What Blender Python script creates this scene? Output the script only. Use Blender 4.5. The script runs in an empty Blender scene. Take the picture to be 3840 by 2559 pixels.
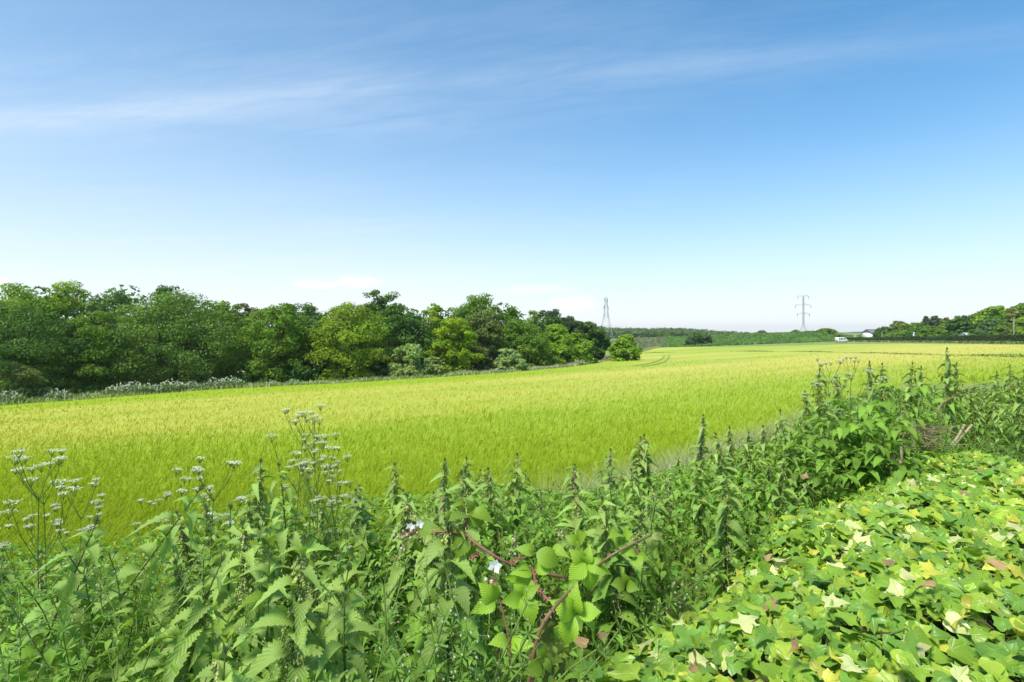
import bpy, math, random, time
import numpy as np
from mathutils import Vector, Matrix, Euler

T0 = time.time()
SC = bpy.context.scene
COL = SC.collection
rng = np.random.default_rng(11)
random.seed(11)
R = math.radians

# ------------------------------------------------------------------ camera, sky, sun, exposure
EYE = 1.9                     # the near bank is z = 0
FPX = 569.0                   # focal length in units of 1/1024 of the picture's width (20 mm lens)
cam = bpy.data.cameras.new('camera')
cam_o = bpy.data.objects.new('camera', cam)
COL.objects.link(cam_o)
cam_o.location = (0, 0, EYE)
cam_o.rotation_euler = (R(90), 0, 0)
cam.lens = 20.0
cam.sensor_width = 36.0
cam.shift_y = -0.0075
cam.clip_start = 0.05
cam.clip_end = 20000
SC.camera = cam_o

SUN_AZ, SUN_EL = R(-140), R(57)
sun = bpy.data.lights.new('sun', 'SUN')
sun.energy = 2.1
sun.angle = R(16.0)
sun.color = (1.0, 0.94, 0.82)
sun_o = bpy.data.objects.new('sun', sun)
COL.objects.link(sun_o)
sd = Vector((math.sin(SUN_AZ) * math.cos(SUN_EL), math.cos(SUN_AZ) * math.cos(SUN_EL), math.sin(SUN_EL)))
sun_o.rotation_euler = sd.to_track_quat('Z', 'Y').to_euler()

SC.view_settings.view_transform = 'Standard'
SC.view_settings.look = 'None'
SC.view_settings.gamma = 1
SC.view_settings.use_curve_mapping = False
SC.view_settings.exposure = 1.5
SC.render.engine = 'CYCLES'
SC.cycles.max_bounces = 10
SC.cycles.diffuse_bounces = 8
SC.cycles.transmission_bounces = 8
SC.cycles.transparent_max_bounces = 8
SC.cycles.use_denoising = True


def nodes_of(m):
    m.use_nodes = True
    m.node_tree.nodes.clear()
    return m.node_tree


class NT:
    """short hand for building a node tree"""
    def __init__(self, nt):
        self.nt = nt

    def n(self, typ, **kw):
        x = self.nt.nodes.new(typ)
        for k, v in kw.items():
            setattr(x, k, v)
        return x

    def link(self, a, b):
        self.nt.links.new(a, b)

    def put(self, sock, v):
        if isinstance(v, bpy.types.NodeSocket):
            self.link(v, sock)
        else:
            sock.default_value = v

    def math(self, op, a, b=0.0, c=0.0):
        x = self.n('ShaderNodeMath', operation=op)
        self.put(x.inputs[0], a)
        self.put(x.inputs[1], b)
        self.put(x.inputs[2], c)
        return x.outputs[0]

    def mix(self, f, a, b, blend='MIX'):
        x = self.n('ShaderNodeMix', data_type='RGBA', blend_type=blend)
        self.put(x.inputs[0], f)
        self.put(x.inputs[6], a)
        self.put(x.inputs[7], b)
        return x.outputs[2]

    def noise(self, vec, scale, detail=3.0, rough=0.55, dist=0.0):
        x = self.n('ShaderNodeTexNoise')
        if vec is not None:
            self.link(vec, x.inputs['Vector'])
        x.inputs['Scale'].default_value = scale
        x.inputs['Detail'].default_value = detail
        x.inputs['Roughness'].default_value = rough
        x.inputs['Distortion'].default_value = dist
        return x.outputs[0]

    def ramp(self, v, lo, hi, a=0.0, b=1.0):
        x = self.n('ShaderNodeMapRange', interpolation_type='SMOOTHSTEP')
        self.put(x.inputs[0], v)
        x.inputs[1].default_value = lo
        x.inputs[2].default_value = hi
        x.inputs[3].default_value = a
        x.inputs[4].default_value = b
        return x.outputs[0]


def build_sky():
    w = bpy.data.worlds.new('World')
    SC.world = w
    w.use_nodes = True
    t = NT(w.node_tree)
    w.node_tree.nodes.clear()
    sky = t.n('ShaderNodeTexSky', sky_type='NISHITA')
    sky.sun_disc = False
    sky.sun_elevation = SUN_EL
    sky.sun_rotation = SUN_AZ
    sky.altitude = 60
    sky.air_density = 1.0
    sky.dust_density = 0.9
    sky.ozone_density = 1.6
    tc = t.n('ShaderNodeTexCoord')
    sep = t.n('ShaderNodeSeparateXYZ')
    t.link(tc.outputs['Generated'], sep.inputs[0])
    z = t.math('MAXIMUM', sep.outputs[2], 0.015)
    # a high thin layer of cirrus, laid out on a level plane overhead
    X = t.math('DIVIDE', sep.outputs[0], z)
    Y = t.math('DIVIDE', sep.outputs[1], z)
    q = t.math('ADD', t.math('MULTIPLY', X, 0.19), Y)
    cv = t.n('ShaderNodeCombineXYZ')
    t.link(t.math('MULTIPLY', X, 0.42), cv.inputs[0])
    t.link(q, cv.inputs[1])
    wob = t.noise(cv.outputs[0], 0.9, 2.0)
    q2 = t.math('ADD', q, t.math('MULTIPLY', t.math('SUBTRACT', wob, 0.5), 0.35))
    dq = t.math('SUBTRACT', q2, 2.22)
    band = t.math('POWER', 2.718, t.math('MULTIPLY', t.math('MULTIPLY', dq, dq), -60.0))
    wide = t.math('POWER', 2.718, t.math('MULTIPLY', t.math('MULTIPLY', dq, dq), -2.6))
    cv2 = t.n('ShaderNodeCombineXYZ')
    t.link(t.math('MULTIPLY', X, 0.55), cv2.inputs[0])
    t.link(t.math('MULTIPLY', q2, 1.6), cv2.inputs[1])
    fib = t.noise(cv2.outputs[0], 1.6, 6.0, 0.6, 0.4)
    low = t.noise(cv2.outputs[0], 0.45, 4.0, 0.5)
    wisps = t.math('MULTIPLY', t.ramp(fib, 0.36, 0.72), t.ramp(low, 0.35, 0.72))
    cv3 = t.n('ShaderNodeCombineXYZ')
    t.link(t.math('MULTIPLY', X, 0.9), cv3.inputs[0])
    t.link(t.math('ADD', t.math('MULTIPLY', q2, 4.0), t.math('MULTIPLY', X, 0.5)), cv3.inputs[1])
    fib2 = t.noise(cv3.outputs[0], 2.6, 7.0, 0.68, 0.9)
    fib = t.math('ADD', t.math('MULTIPLY', fib, 0.62), t.math('MULTIPLY', fib2, 0.38))
    wisps = t.math('MULTIPLY', t.ramp(fib, 0.36, 0.72), t.ramp(low, 0.33, 0.72))
    leftness = t.ramp(X, 2.2, -2.4)
    bandf = t.math('MULTIPLY', band, t.ramp(fib, 0.2, 0.8, 0.06, 0.34))
    widef = t.math('MULTIPLY', wide, t.ramp(fib, 0.2, 0.8, 0.02, 0.15))
    cir = t.math('ADD', t.math('ADD', bandf, widef), t.math('MULTIPLY', wisps, 0.22))
    cir = t.math('MULTIPLY', cir, t.math('ADD', t.math('MULTIPLY', leftness, 0.75), 0.3))
    # thin veil, thicker towards the sun's side
    veil = t.math('MULTIPLY', leftness, 0.25)
    # the air whitens towards the horizon
    hz = t.math('POWER', 2.718, t.math('MULTIPLY', t.math('POWER', t.math('MULTIPLY', t.math('MAXIMUM', sep.outputs[2], 0.0), 5.0), 1.4), -1.0))
    hz = t.math('MULTIPLY', hz, 0.97)
    c = t.mix(1.0, sky.outputs[0], (0.17, 1.04, 1.40, 1), 'MULTIPLY')
    white = (5.6, 6.5, 7.6, 1)
    hazy = (8.0, 8.0, 7.9, 1)
    c = t.mix(t.math('MINIMUM', t.math('ADD', cir, veil), 0.85), c, white)
    c = t.mix(hz, c, hazy)
    # a few small fair-weather clouds low over the woods
    az = t.math('ARCTAN2', sep.outputs[0], sep.outputs[1])
    hor = t.math('SQRT', t.math('ADD', t.math('MULTIPLY', sep.outputs[0], sep.outputs[0]), t.math('MULTIPLY', sep.outputs[1], sep.outputs[1])))
    el = t.math('ARCTAN2', sep.outputs[2], hor)
    cn = t.n('ShaderNodeCombineXYZ')
    t.link(t.math('MULTIPLY', az, 1.0), cn.inputs[0])
    t.link(t.math('MULTIPLY', el, 2.6), cn.inputs[1])
    puff = t.noise(cn.outputs[0], 34.0, 4.0, 0.6)
    tot = None
    for (u, v, ru, rv, k) in ((1185, 1068, 85, 17, 1.0), (1345, 1058, 95, 22, 0.8), (2150, 1140, 95, 30, 1.0), (-10, 1055, 30, 14, 1.0), (2010, 1085, 160, 20, 0.35)):
        a0 = math.atan2((u - 1920) / 3.75 / FPX, 1)
        e0 = math.atan2((1250 - v) / 3.75 / FPX, math.hypot(1, (u - 1920) / 3.75 / FPX))
        ra, re = ru / 3.75 / FPX, rv / 3.75 / FPX
        da = t.math('DIVIDE', t.math('SUBTRACT', az, a0), ra)
        de = t.math('DIVIDE', t.math('SUBTRACT', el, e0), re)
        d2 = t.math('ADD', t.math('MULTIPLY', da, da), t.math('MULTIPLY', de, de))
        m = t.math('MULTIPLY', t.ramp(t.math('ADD', d2, t.math('MULTIPLY', puff, -1.5)), 0.55, -0.75), k)
        tot = m if tot is None else t.math('MAXIMUM', tot, m)
    c = t.mix(t.math('MULTIPLY', tot, 0.95), c, (8.4, 8.1, 8.2, 1))
    bg = t.n('ShaderNodeBackground')
    t.link(c, bg.inputs[0])
    bg.inputs[1].default_value = 0.050
    out = t.n('ShaderNodeOutputWorld')
    t.link(bg.outputs[0], out.inputs[0])


build_sky()

# ------------------------------------------------------------------ helpers


def tag(o, label=None, cat=None, group=None, kind=None):
    if label: o['label'] = label
    if cat: o['category'] = cat
    if group: o['group'] = group
    if kind: o['kind'] = kind
    return o


def empty(name, loc=(0, 0, 0)):
    o = bpy.data.objects.new(name, None)
    o.empty_display_size = 0.1
    COL.objects.link(o)
    o.location = loc
    return o


def mesh(name, V, F, mats, smooth=False, tint=None, uv=None, matidx=None):
    """V (n,3), F list of face index arrays (each (k,3) or (k,4)); tint (n,3) per vertex; uv (n,2) per vertex"""
    V = np.asarray(V, np.float32)
    F = [np.asarray(f, np.int32) for f in F if len(f)]
    me = bpy.data.meshes.new(name)
    me.vertices.add(len(V))
    me.vertices.foreach_set('co', V.ravel())
    nl = sum(f.size for f in F)
    nf = sum(len(f) for f in F)
    me.loops.add(nl)
    li = np.concatenate([f.ravel() for f in F])
    me.loops.foreach_set('vertex_index', li)
    me.polygons.add(nf)
    tot = np.concatenate([np.full(len(f), f.shape[1], np.int32) for f in F])
    start = np.concatenate([[0], np.cumsum(tot)[:-1]]).astype(np.int32)
    me.polygons.foreach_set('loop_start', start)
    me.polygons.foreach_set('loop_total', tot)
    if matidx is not None:
        me.polygons.foreach_set('material_index', np.asarray(matidx, np.int32))
    if smooth:
        me.polygons.foreach_set('use_smooth', np.ones(nf, bool))
    if tint is not None:
        a = me.attributes.new('tint', 'FLOAT_COLOR', 'POINT')
        c = np.ones((len(V), 4), np.float32)
        c[:, :3] = tint
        a.data.foreach_set('color', c.ravel())
    if uv is not None:
        u = me.uv_layers.new(name='uv')
        u.data.foreach_set('uv', np.asarray(uv, np.float32)[li].ravel())
    me.update(calc_edges=True)
    me.validate()
    for m in (mats if isinstance(mats, (list, tuple)) else [mats]):
        me.materials.append(m)
    return me


def obj(name, me, parent=None, loc=(0, 0, 0), rot=None, scale=None, color=(0, 0, 0, 1)):
    o = bpy.data.objects.new(name, me)
    COL.objects.link(o)
    if parent is not None:
        o.parent = parent
    o.location = loc
    if rot is not None: o.rotation_euler = rot
    if scale is not None: o.scale = scale if hasattr(scale, '__len__') else (scale,) * 3
    o.color = color
    return o


class MB:
    """collects pieces of geometry for one mesh"""
    def __init__(self):
        self.V, self.Q, self.T, self.C, self.n = [], [], [], [], 0

    def add(self, V, Q=None, T=None, c=None):
        V = np.asarray(V, float).reshape(-1, 3)
        self.V.append(V)
        if Q is not None and len(Q): self.Q.append(np.asarray(Q, int).reshape(-1, 4) + self.n)
        if T is not None and len(T): self.T.append(np.asarray(T, int).reshape(-1, 3) + self.n)
        if c is not None:
            self.C.append(np.broadcast_to(np.asarray(c, float), (len(V), 3)))
        self.n += len(V)

    def tube(self, pts, rad, k=6, c=None):
        pts = np.asarray(pts, float)
        n = len(pts)
        rad = np.broadcast_to(np.asarray(rad, float), (n,))
        tan = np.gradient(pts, axis=0)
        tan /= np.linalg.norm(tan, axis=1)[:, None] + 1e-9
        ref = np.array([0.3, 0.9, 0.1]) if abs(tan[0][2]) > 0.7 else np.array([0, 0, 1.0])
        a = np.cross(tan, ref)
        a /= np.linalg.norm(a, axis=1)[:, None] + 1e-9
        b = np.cross(tan, a)
        th = np.arange(k) * 2 * math.pi / k
        ring = (np.cos(th)[None, :, None] * a[:, None, :] + np.sin(th)[None, :, None] * b[:, None, :]) * rad[:, None, None] + pts[:, None, :]
        i = np.arange(n - 1)[:, None] * k
        j = np.arange(k)[None, :]
        j2 = (j + 1) % k
        Q = np.stack([i + j, i + j2, i + k + j2, i + k + j], -1).reshape(-1, 4)
        cc = None
        if c is not None:
            c = np.asarray(c, float)
            cc = np.repeat(c, k, 0) if c.ndim == 2 else c
        self.add(ring.reshape(-1, 3), Q, None, cc)

    def box(self, lo, hi, c=None):
        x0, y0, z0 = lo
        x1, y1, z1 = hi
        V = [(x0, y0, z0), (x1, y0, z0), (x1, y1, z0), (x0, y1, z0), (x0, y0, z1), (x1, y0, z1), (x1, y1, z1), (x0, y1, z1)]
        self.add(V, [(0, 3, 2, 1), (4, 5, 6, 7), (0, 1, 5, 4), (1, 2, 6, 5), (2, 3, 7, 6), (3, 0, 4, 7)], None, c)

    def prism(self, poly, y0, y1, c=None):
        """poly in x,z extruded along y (convex)"""
        n = len(poly)
        V = [(x, y0, z) for x, z in poly] + [(x, y1, z) for x, z in poly]
        Q = [(i, (i + 1) % n, n + (i + 1) % n, n + i) for i in range(n)]
        T = [(0, i + 1, i) for i in range(1, n - 1)] + [(n, n + i, n + i + 1) for i in range(1, n - 1)]
        self.add(V, Q, T, c)

    def mesh(self, name, mats, smooth=False):
        V = np.concatenate(self.V)
        F = []
        if self.Q: F.append(np.concatenate(self.Q))
        if self.T: F.append(np.concatenate(self.T))
        t = np.concatenate(self.C) if self.C and sum(len(c) for c in self.C) == len(V) else None
        return mesh(name, V, F, mats, smooth, t)


def ss(a, b, x):
    x = np.clip((np.asarray(x, float) - a) / (b - a), 0, 1)
    return x * x * (3 - 2 * x)


# smooth random bumps, for terrain and outlines
_ph = rng.uniform(0, 6.28, (40,))
_dr = rng.uniform(0, 6.28, (40,))


def bumps(x, y, wl, k=0):
    s = 0
    for i in range(5):
        a = _dr[(i + k) % 40]
        s = s + np.sin((x * math.cos(a) + y * math.sin(a)) * 6.283 / (wl * (0.7 + 0.2 * i)) + _ph[(i * 3 + k) % 40])
    return s / 5


# ------------------------------------------------------------------ the lie of the land
P0 = np.array([0.05, 1.0]); DV = np.array([0.715, 0.70]); NV = np.array([-0.70, 0.715])


def st(x, y):
    x = np.asarray(x, float) - P0[0]; y = np.asarray(y, float) - P0[1]
    return x * NV[0] + y * NV[1], x * DV[0] + y * DV[1]


def field_h(x, y):
    x = np.asarray(x, float); y = np.asarray(y, float)
    return EYE - 2.7 + 0.044 * 300 * np.tanh(x / 300) - 0.049 * 160 * np.tanh(y / 160)


def ground(x, y):
    x = np.asarray(x, float); y = np.asarray(y, float)
    f = field_h(x, y)
    s, t = st(x, y)
    near = 0.1 - 0.10 * ss(0, 2.5, s)
    k = ss(1.2, 5.5, s)
    near_mask = 1 - ss(14, 30, np.abs(t))
    k = 1 - (1 - k) * near_mask
    h = near * (1 - k) + f * k
    # the green bank beyond the far end of the field, and the rise to the far woods
    ratio = x / np.maximum(y, 1)
    bank = 3.4 * ss(272, 335, y) * (1 - ss(400, 560, y)) * ss(0.10, 0.22, ratio) * (1 - ss(0.52, 0.62, ratio))
    h = h + bank
    h = h - 4.5 * ss(500, 1500, np.hypot(x, y))
    return h


def ray(u, v):
    return (u - 1920) / 3.75 / FPX, (1250 - v) / 3.75 / FPX


def P(u, v, d):
    a, b = ray(u, v)
    return np.array([a * d, d, EYE + b * d])


def hit(u, v, off=0.0, fn=None):
    """the point of the ground (or of a sheet OFF above it) in the direction of picture point u, v"""
    a, b = ray(u, v)
    fn = fn or ground
    d = 3.0
    while d < 4000:
        z = EYE + b * d
        if z <= float(fn(a * d, d)) + off:
            break
        d *= 1.01
    lo, hi = d / 1.01, d
    for _ in range(25):
        m = (lo + hi) / 2
        if EYE + b * m <= float(fn(a * m, m)) + off: hi = m
        else: lo = m
    return np.array([a * hi, hi, EYE + b * hi])


# ------------------------------------------------------------------ materials


def leaf_mat(name, trans=0.35, rough=0.5, spec=0.3, veins=None, noise=0.0, trans_tint=(1.25, 1.2, 0.55, 1)):
    """foliage; its colour comes from the per-vertex 'tint' or from the object's colour"""
    m = bpy.data.materials.new(name)
    t = NT(nodes_of(m))
    at = t.n('ShaderNodeAttribute', attribute_name='tint')
    oi = t.n('ShaderNodeObjectInfo')
    c = t.mix(1.0, at.outputs['Color'], oi.outputs['Color'], 'ADD')
    nrm = None
    if noise:
        tc = t.n('ShaderNodeTexCoord')
        nz = t.noise(tc.outputs['Object'], noise, 3.0)
        c = t.mix(t.ramp(nz, 0.45, 0.75, 0, 0.35), c, (0.75, 0.95, 0.6, 1), 'MULTIPLY')
    if veins:
        uvn = t.n('ShaderNodeUVMap', uv_map='uv')
        sp = t.n('ShaderNodeSeparateXYZ')
        t.link(uvn.outputs[0], sp.inputs[0])
        au = t.math('ABSOLUTE', t.math('SUBTRACT', sp.outputs[0], 0.5))
        v = sp.outputs[1]
        if veins == 'pinnate':
            ph = t.math('FRACT', t.math('MULTIPLY', t.math('SUBTRACT', v, t.math('MULTIPLY', au, 0.85)), 9.0))
            tri = t.math('MULTIPLY', t.math('ABSOLUTE', t.math('SUBTRACT', ph, 0.5)), 2.0)   # 1 on a vein, 0 between
            mid = t.ramp(au, 0.018, 0.004)
            vein = t.math('MAXIMUM', t.math('MULTIPLY', t.ramp(tri, 0.80, 0.97), 0.6), mid)
            hgt = t.math('SUBTRACT', 1.0, t.math('POWER', tri, 2.0))
            hgt = t.math('SUBTRACT', hgt, mid)
        else:   # palmate: five veins from the base
            su = t.math('SUBTRACT', sp.outputs[0], 0.5)
            ang = t.math('ARCTAN2', su, t.math('SUBTRACT', v, 0.18))
            ph = t.math('FRACT', t.math('ADD', t.math('DIVIDE', ang, 0.75), 0.5))
            dist = t.math('SQRT', t.math('ADD', t.math('MULTIPLY', su, su), t.math('POWER', t.math('SUBTRACT', v, 0.18), 2.0)))
            off = t.math('MULTIPLY', t.math('ABSOLUTE', t.math('SUBTRACT', ph, 0.5)), dist)
            vein = t.ramp(off, 0.016, 0.004)
            hgt = t.math('SUBTRACT', 1.0, t.ramp(off, 0.05, 0.0))
        c = t.mix(t.math('MULTIPLY', vein, 0.22 if veins == 'pinnate' else 0.4), c, t.mix(0.6, c, (0.42, 0.52, 0.20, 1)))
        bp = t.n('ShaderNodeBump')
        bp.inputs['Strength'].default_value = 0.24 if veins == 'pinnate' else 0.25
        bp.inputs['Distance'].default_value = 0.006
        t.link(hgt, bp.inputs['Height'])
        nrm = bp.outputs[0]
    pr = t.n('ShaderNodeBsdfPrincipled')
    t.link(c, pr.inputs['Base Color'])
    pr.inputs['Roughness'].default_value = rough
    pr.inputs['Specular IOR Level'].default_value = spec
    tr = t.n('ShaderNodeBsdfTranslucent')
    t.link(t.mix(1.0, c, trans_tint, 'MULTIPLY'), tr.inputs['Color'])
    if nrm is not None:
        t.link(nrm, pr.inputs['Normal'])
    mx = t.n('ShaderNodeMixShader')
    mx.inputs[0].default_value = trans
    t.link(pr.outputs[0], mx.inputs[1])
    t.link(tr.outputs[0], mx.inputs[2])
    out = t.n('ShaderNodeOutputMaterial')
    t.link(mx.outputs[0], out.inputs[0])
    return m


def plain_mat(name, col, rough=0.8, noise=0.0, col2=None, metallic=0.0, bump=0.0, lo=0.35, hi=0.65):
    m = bpy.data.materials.new(name)
    t = NT(nodes_of(m))
    pr = t.n('ShaderNodeBsdfPrincipled')
    pr.inputs['Roughness'].default_value = rough
    pr.inputs['Metallic'].default_value = metallic
    if noise:
        tc = t.n('ShaderNodeTexCoord')
        nz = t.noise(tc.outputs['Object'], noise, 5.0, 0.6)
        c = t.mix(t.ramp(nz, lo, hi), (*col, 1), (*(col2 or [x * 0.6 for x in col]), 1))
        t.link(c, pr.inputs['Base Color'])
        if bump:
            b = t.n('ShaderNodeBump')
            b.inputs['Strength'].default_value = bump
            b.inputs['Distance'].default_value = 0.05
            t.link(nz, b.inputs['Height'])
            t.link(b.outputs[0], pr.inputs['Normal'])
    else:
        pr.inputs['Base Color'].default_value = (*col, 1)
    out = t.n('ShaderNodeOutputMaterial')
    t.link(pr.outputs[0], out.inputs[0])
    return m


# direction of the drilled rows: along the edge of the wood
ROW = R(33)


def barley_colour(t):
    """ripening barley: bands of yellow and green running with the rows, in world space; returns a colour socket"""
    geo = t.n('ShaderNodeNewGeometry')
    sp = t.n('ShaderNodeSeparateXYZ')
    t.link(geo.outputs['Position'], sp.inputs[0])
    x, y = sp.outputs[0], sp.outputs[1]
    a = t.math('ADD', t.math('MULTIPLY', x, math.cos(ROW)), t.math('MULTIPLY', y, math.sin(ROW)))
    b = t.math('SUBTRACT', t.math('MULTIPLY', y, math.cos(ROW)), t.math('MULTIPLY', x, math.sin(ROW)))
    cb = t.n('ShaderNodeCombineXYZ')
    t.link(t.math('MULTIPLY', a, 0.16), cb.inputs[0])
    t.link(b, cb.inputs[1])
    big = t.noise(cb.outputs[0], 0.055, 4.0, 0.55, 0.3)
    mid = t.noise(cb.outputs[0], 0.33, 4.0, 0.6)
    ci = t.n('ShaderNodeCombineXYZ')
    t.link(x, ci.inputs[0]); t.link(y, ci.inputs[1])
    fine = t.noise(ci.outputs[0], 1.4, 5.0, 0.65)
    dist = t.math('SQRT', t.math('ADD', t.math('MULTIPLY', x, x), t.math('MULTIPLY', y, y)))
    # riper on the higher ground away from the bank, greener along the damp edge of the wood
    ripe = t.math('ADD', t.ramp(b, 14.0, 36.0, 0.0, 0.55), t.ramp(a, 10.0, 110.0, 0.0, 0.50))
    edge = t.ramp(b, 52.0, 66.0, 0.0, -0.5)
    r = t.math('ADD', t.math('ADD', ripe, edge), t.math('MULTIPLY', t.math('SUBTRACT', big, 0.5), 1.9))
    r = t.math('ADD', r, t.math('MULTIPLY', t.math('SUBTRACT', mid, 0.5), 0.55))
    r = t.math('ADD', r, t.math('MULTIPLY', t.math('SUBTRACT', fine, 0.5), 0.25))
    return r, fine, geo


GREEN_B = (0.295, 0.385, 0.012, 1)
YELLOW_B = (0.50, 0.455, 0.065, 1)


def barley_mat(name, blades):
    m = bpy.data.materials.new(name)
    t = NT(nodes_of(m))
    r, fine, geo = barley_colour(t)
    c = t.mix(t.ramp(r, 0.05, 0.95), GREEN_B, YELLOW_B)
    pr = t.n('ShaderNodeBsdfPrincipled')
    pr.inputs['Roughness'].default_value = 0.6
    pr.inputs['Specular IOR Level'].default_value = 0.2
    out = t.n('ShaderNodeOutputMaterial')
    if blades:
        at = t.n('ShaderNodeAttribute', attribute_name='tint')
        c = t.mix(1.0, c, at.outputs['Color'], 'MULTIPLY')
        t.link(c, pr.inputs['Base Color'])
        tr = t.n('ShaderNodeBsdfTranslucent')
        t.link(c, tr.inputs['Color'])
        mx = t.n('ShaderNodeMixShader')
        mx.inputs[0].default_value = 0.5
        t.link(pr.outputs[0], mx.inputs[1]); t.link(tr.outputs[0], mx.inputs[2])
        t.link(mx.outputs[0], out.inputs[0])
    else:
        c = t.mix(t.ramp(fine, 0.35, 0.7, 0.0, 0.25), c, (0.72, 0.8, 0.6, 1), 'MULTIPLY')
        t.link(c, pr.inputs['Base Color'])
        b = t.n('ShaderNodeBump')
        b.inputs['Strength'].default_value = 0.5
        b.inputs['Distance'].default_value = 0.25
        t.link(fine, b.inputs['Height'])
        t.link(b.outputs[0], pr.inputs['Normal'])
        t.link(pr.outputs[0], out.inputs[0])
    return m


M = {}
M['ground'] = plain_mat('rough_grass', (0.15, 0.23, 0.035), 0.9, 0.25, (0.24, 0.26, 0.06))
M['barley_sheet'] = barley_mat('barley_sheet', False)
M['barley_blade'] = barley_mat('barley_blade', True)
M['tree_leaf'] = leaf_mat('tree_leaf', 0.42, 0.6, 0.2)
M['nettle_leaf'] = leaf_mat('nettle_leaf', 0.36, 0.55, 0.25, 'pinnate')
M['bramble_leaf'] = leaf_mat('bramble_leaf', 0.33, 0.45, 0.35, 'pinnate')
M['ivy_leaf'] = leaf_mat('ivy_leaf', 0.32, 0.38, 0.4, 'palmate', 9.0)
M['herb'] = leaf_mat('herb', 0.30, 0.6, 0.2)
M['petal'] = leaf_mat('petal', 0.35, 0.6, 0.2, trans_tint=(1, 1, 1, 1))
M['bark'] = plain_mat('bark', (0.10, 0.075, 0.05), 0.9, 3.0, (0.045, 0.035, 0.025), bump=0.6)
M['litter'] = plain_mat('leaf_litter', (0.075, 0.05, 0.03), 0.95, 14.0, (0.03, 0.025, 0.015), bump=0.5)
M['steel'] = plain_mat('galvanised_steel', (0.46, 0.47, 0.48), 0.55, 0.3, (0.38, 0.39, 0.40), metallic=0.3)
M['pole'] = plain_mat('weathered_wood', (0.36, 0.34, 0.27), 0.85, 2.0, (0.25, 0.23, 0.18))
M['white'] = plain_mat('white_paint', (0.78, 0.78, 0.76), 0.5, 1.2, (0.66, 0.66, 0.63))
M['slate'] = plain_mat('slate', (0.16, 0.17, 0.19), 0.7, 2.0, (0.11, 0.12, 0.13))
M['tin'] = plain_mat('sheet_roof', (0.50, 0.55, 0.62), 0.45, 1.0, (0.42, 0.46, 0.52))
M['stone'] = plain_mat('stone', (0.36, 0.30, 0.23), 0.9, 2.5, (0.24, 0.20, 0.15), bump=0.5)
M['glass'] = plain_mat('dark_glass', (0.03, 0.04, 0.05), 0.12)
M['rubber'] = plain_mat('rubber', (0.02, 0.02, 0.02), 0.8)
M['concrete'] = plain_mat('concrete', (0.42, 0.41, 0.38), 0.85, 2.0, (0.33, 0.32, 0.30))
M['cane'] = leaf_mat('bramble_cane', 0.0, 0.55, 0.3)
M['cutwood'] = plain_mat('cut_wood', (0.46, 0.38, 0.25), 0.8, 9.0, (0.33, 0.26, 0.16))
M['track'] = plain_mat('tractor_track', (0.26, 0.33, 0.03), 0.9, 1.5, (0.21, 0.28, 0.03))

# ------------------------------------------------------------------ ground sheet
def grid_sheet(name, xs, ys, zfn, mat, keep=None):
    gx, gy = np.meshgrid(xs, ys)
    z = zfn(gx, gy)
    V = np.stack([gx, gy, z], -1).reshape(-1, 3)
    nx, ny = len(xs), len(ys)
    i = np.arange(nx - 1)[None, :] + np.arange(ny - 1)[:, None] * nx
    Q = np.stack([i, i + 1, i + nx + 1, i + nx], -1).reshape(-1, 4)
    if keep is not None:
        c = V[Q].mean(1)
        Q = Q[keep(c[:, 0], c[:, 1])]
    return mesh(name, V, [Q], mat, True)


def spread(a, n, p=3.0):
    q = np.linspace(-1, 1, n)
    return np.sign(q) * np.abs(q) ** p * a


o = obj('ground', grid_sheet('ground', spread(3600, 220, 3.0), spread(3600, 220, 3.0), ground, M['ground']))
tag(o, kind='structure')

# ------------------------------------------------------------------ the barley field
EDGE_UV = [(-700, 1575), (0, 1521), (400, 1490), (800, 1460), (1280, 1436), (1700, 1410), (2000, 1388), (2160, 1372), (2290, 1352), (2370, 1330), (2430, 1312), (2470, 1302), (2560, 1300), (2700, 1300), (2950, 1296), (3150, 1290), (3400, 1288), (3700, 1291), (3840, 1293), (4400, 1310)]
EDGE = np.array([hit(u, v, 0.5)[:2] for u, v in EDGE_UV])
EDGE_D = {u: d for (u, v), d in zip(EDGE_UV, EDGE)}


def edge_depth(u):
    us = np.array([e[0] for e in EDGE_UV[:11]], float)
    return np.interp(u, us, EDGE[:11, 1])


NEAR_S = 4.6
near_edge = [P0 + DV * t + NV * (NEAR_S + 0.25 * math.sin(t * 1.3)) for t in np.arange(40, -46, -2.0)]
FIELD = np.array(list(EDGE) + near_edge)


def inside(px, py, poly):
    px = np.asarray(px, float); py = np.asarray(py, float)
    r = np.zeros(px.shape, bool)
    n = len(poly)
    for i in range(n):
        x0, y0 = poly[i]; x1, y1 = poly[(i + 1) % n]
        if y0 == y1: continue
        c = ((y0 > py) != (y1 > py)) & (px < (x1 - x0) * (py - y0) / (y1 - y0) + x0)
        r ^= c
    return r


def seg_dist(px, py, poly, closed=True):
    best = np.full(np.shape(px), 1e9)
    n = len(poly)
    for i in range(n if closed else n - 1):
        a = np.asarray(poly[i], float); b = np.asarray(poly[(i + 1) % n], float)
        ab = b - a
        L = ab @ ab + 1e-9
        t = np.clip(((px - a[0]) * ab[0] + (py - a[1]) * ab[1]) / L, 0, 1)
        d = np.hypot(px - a[0] - t * ab[0], py - a[1] - t * ab[1])
        best = np.minimum(best, d)
    return best


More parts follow.
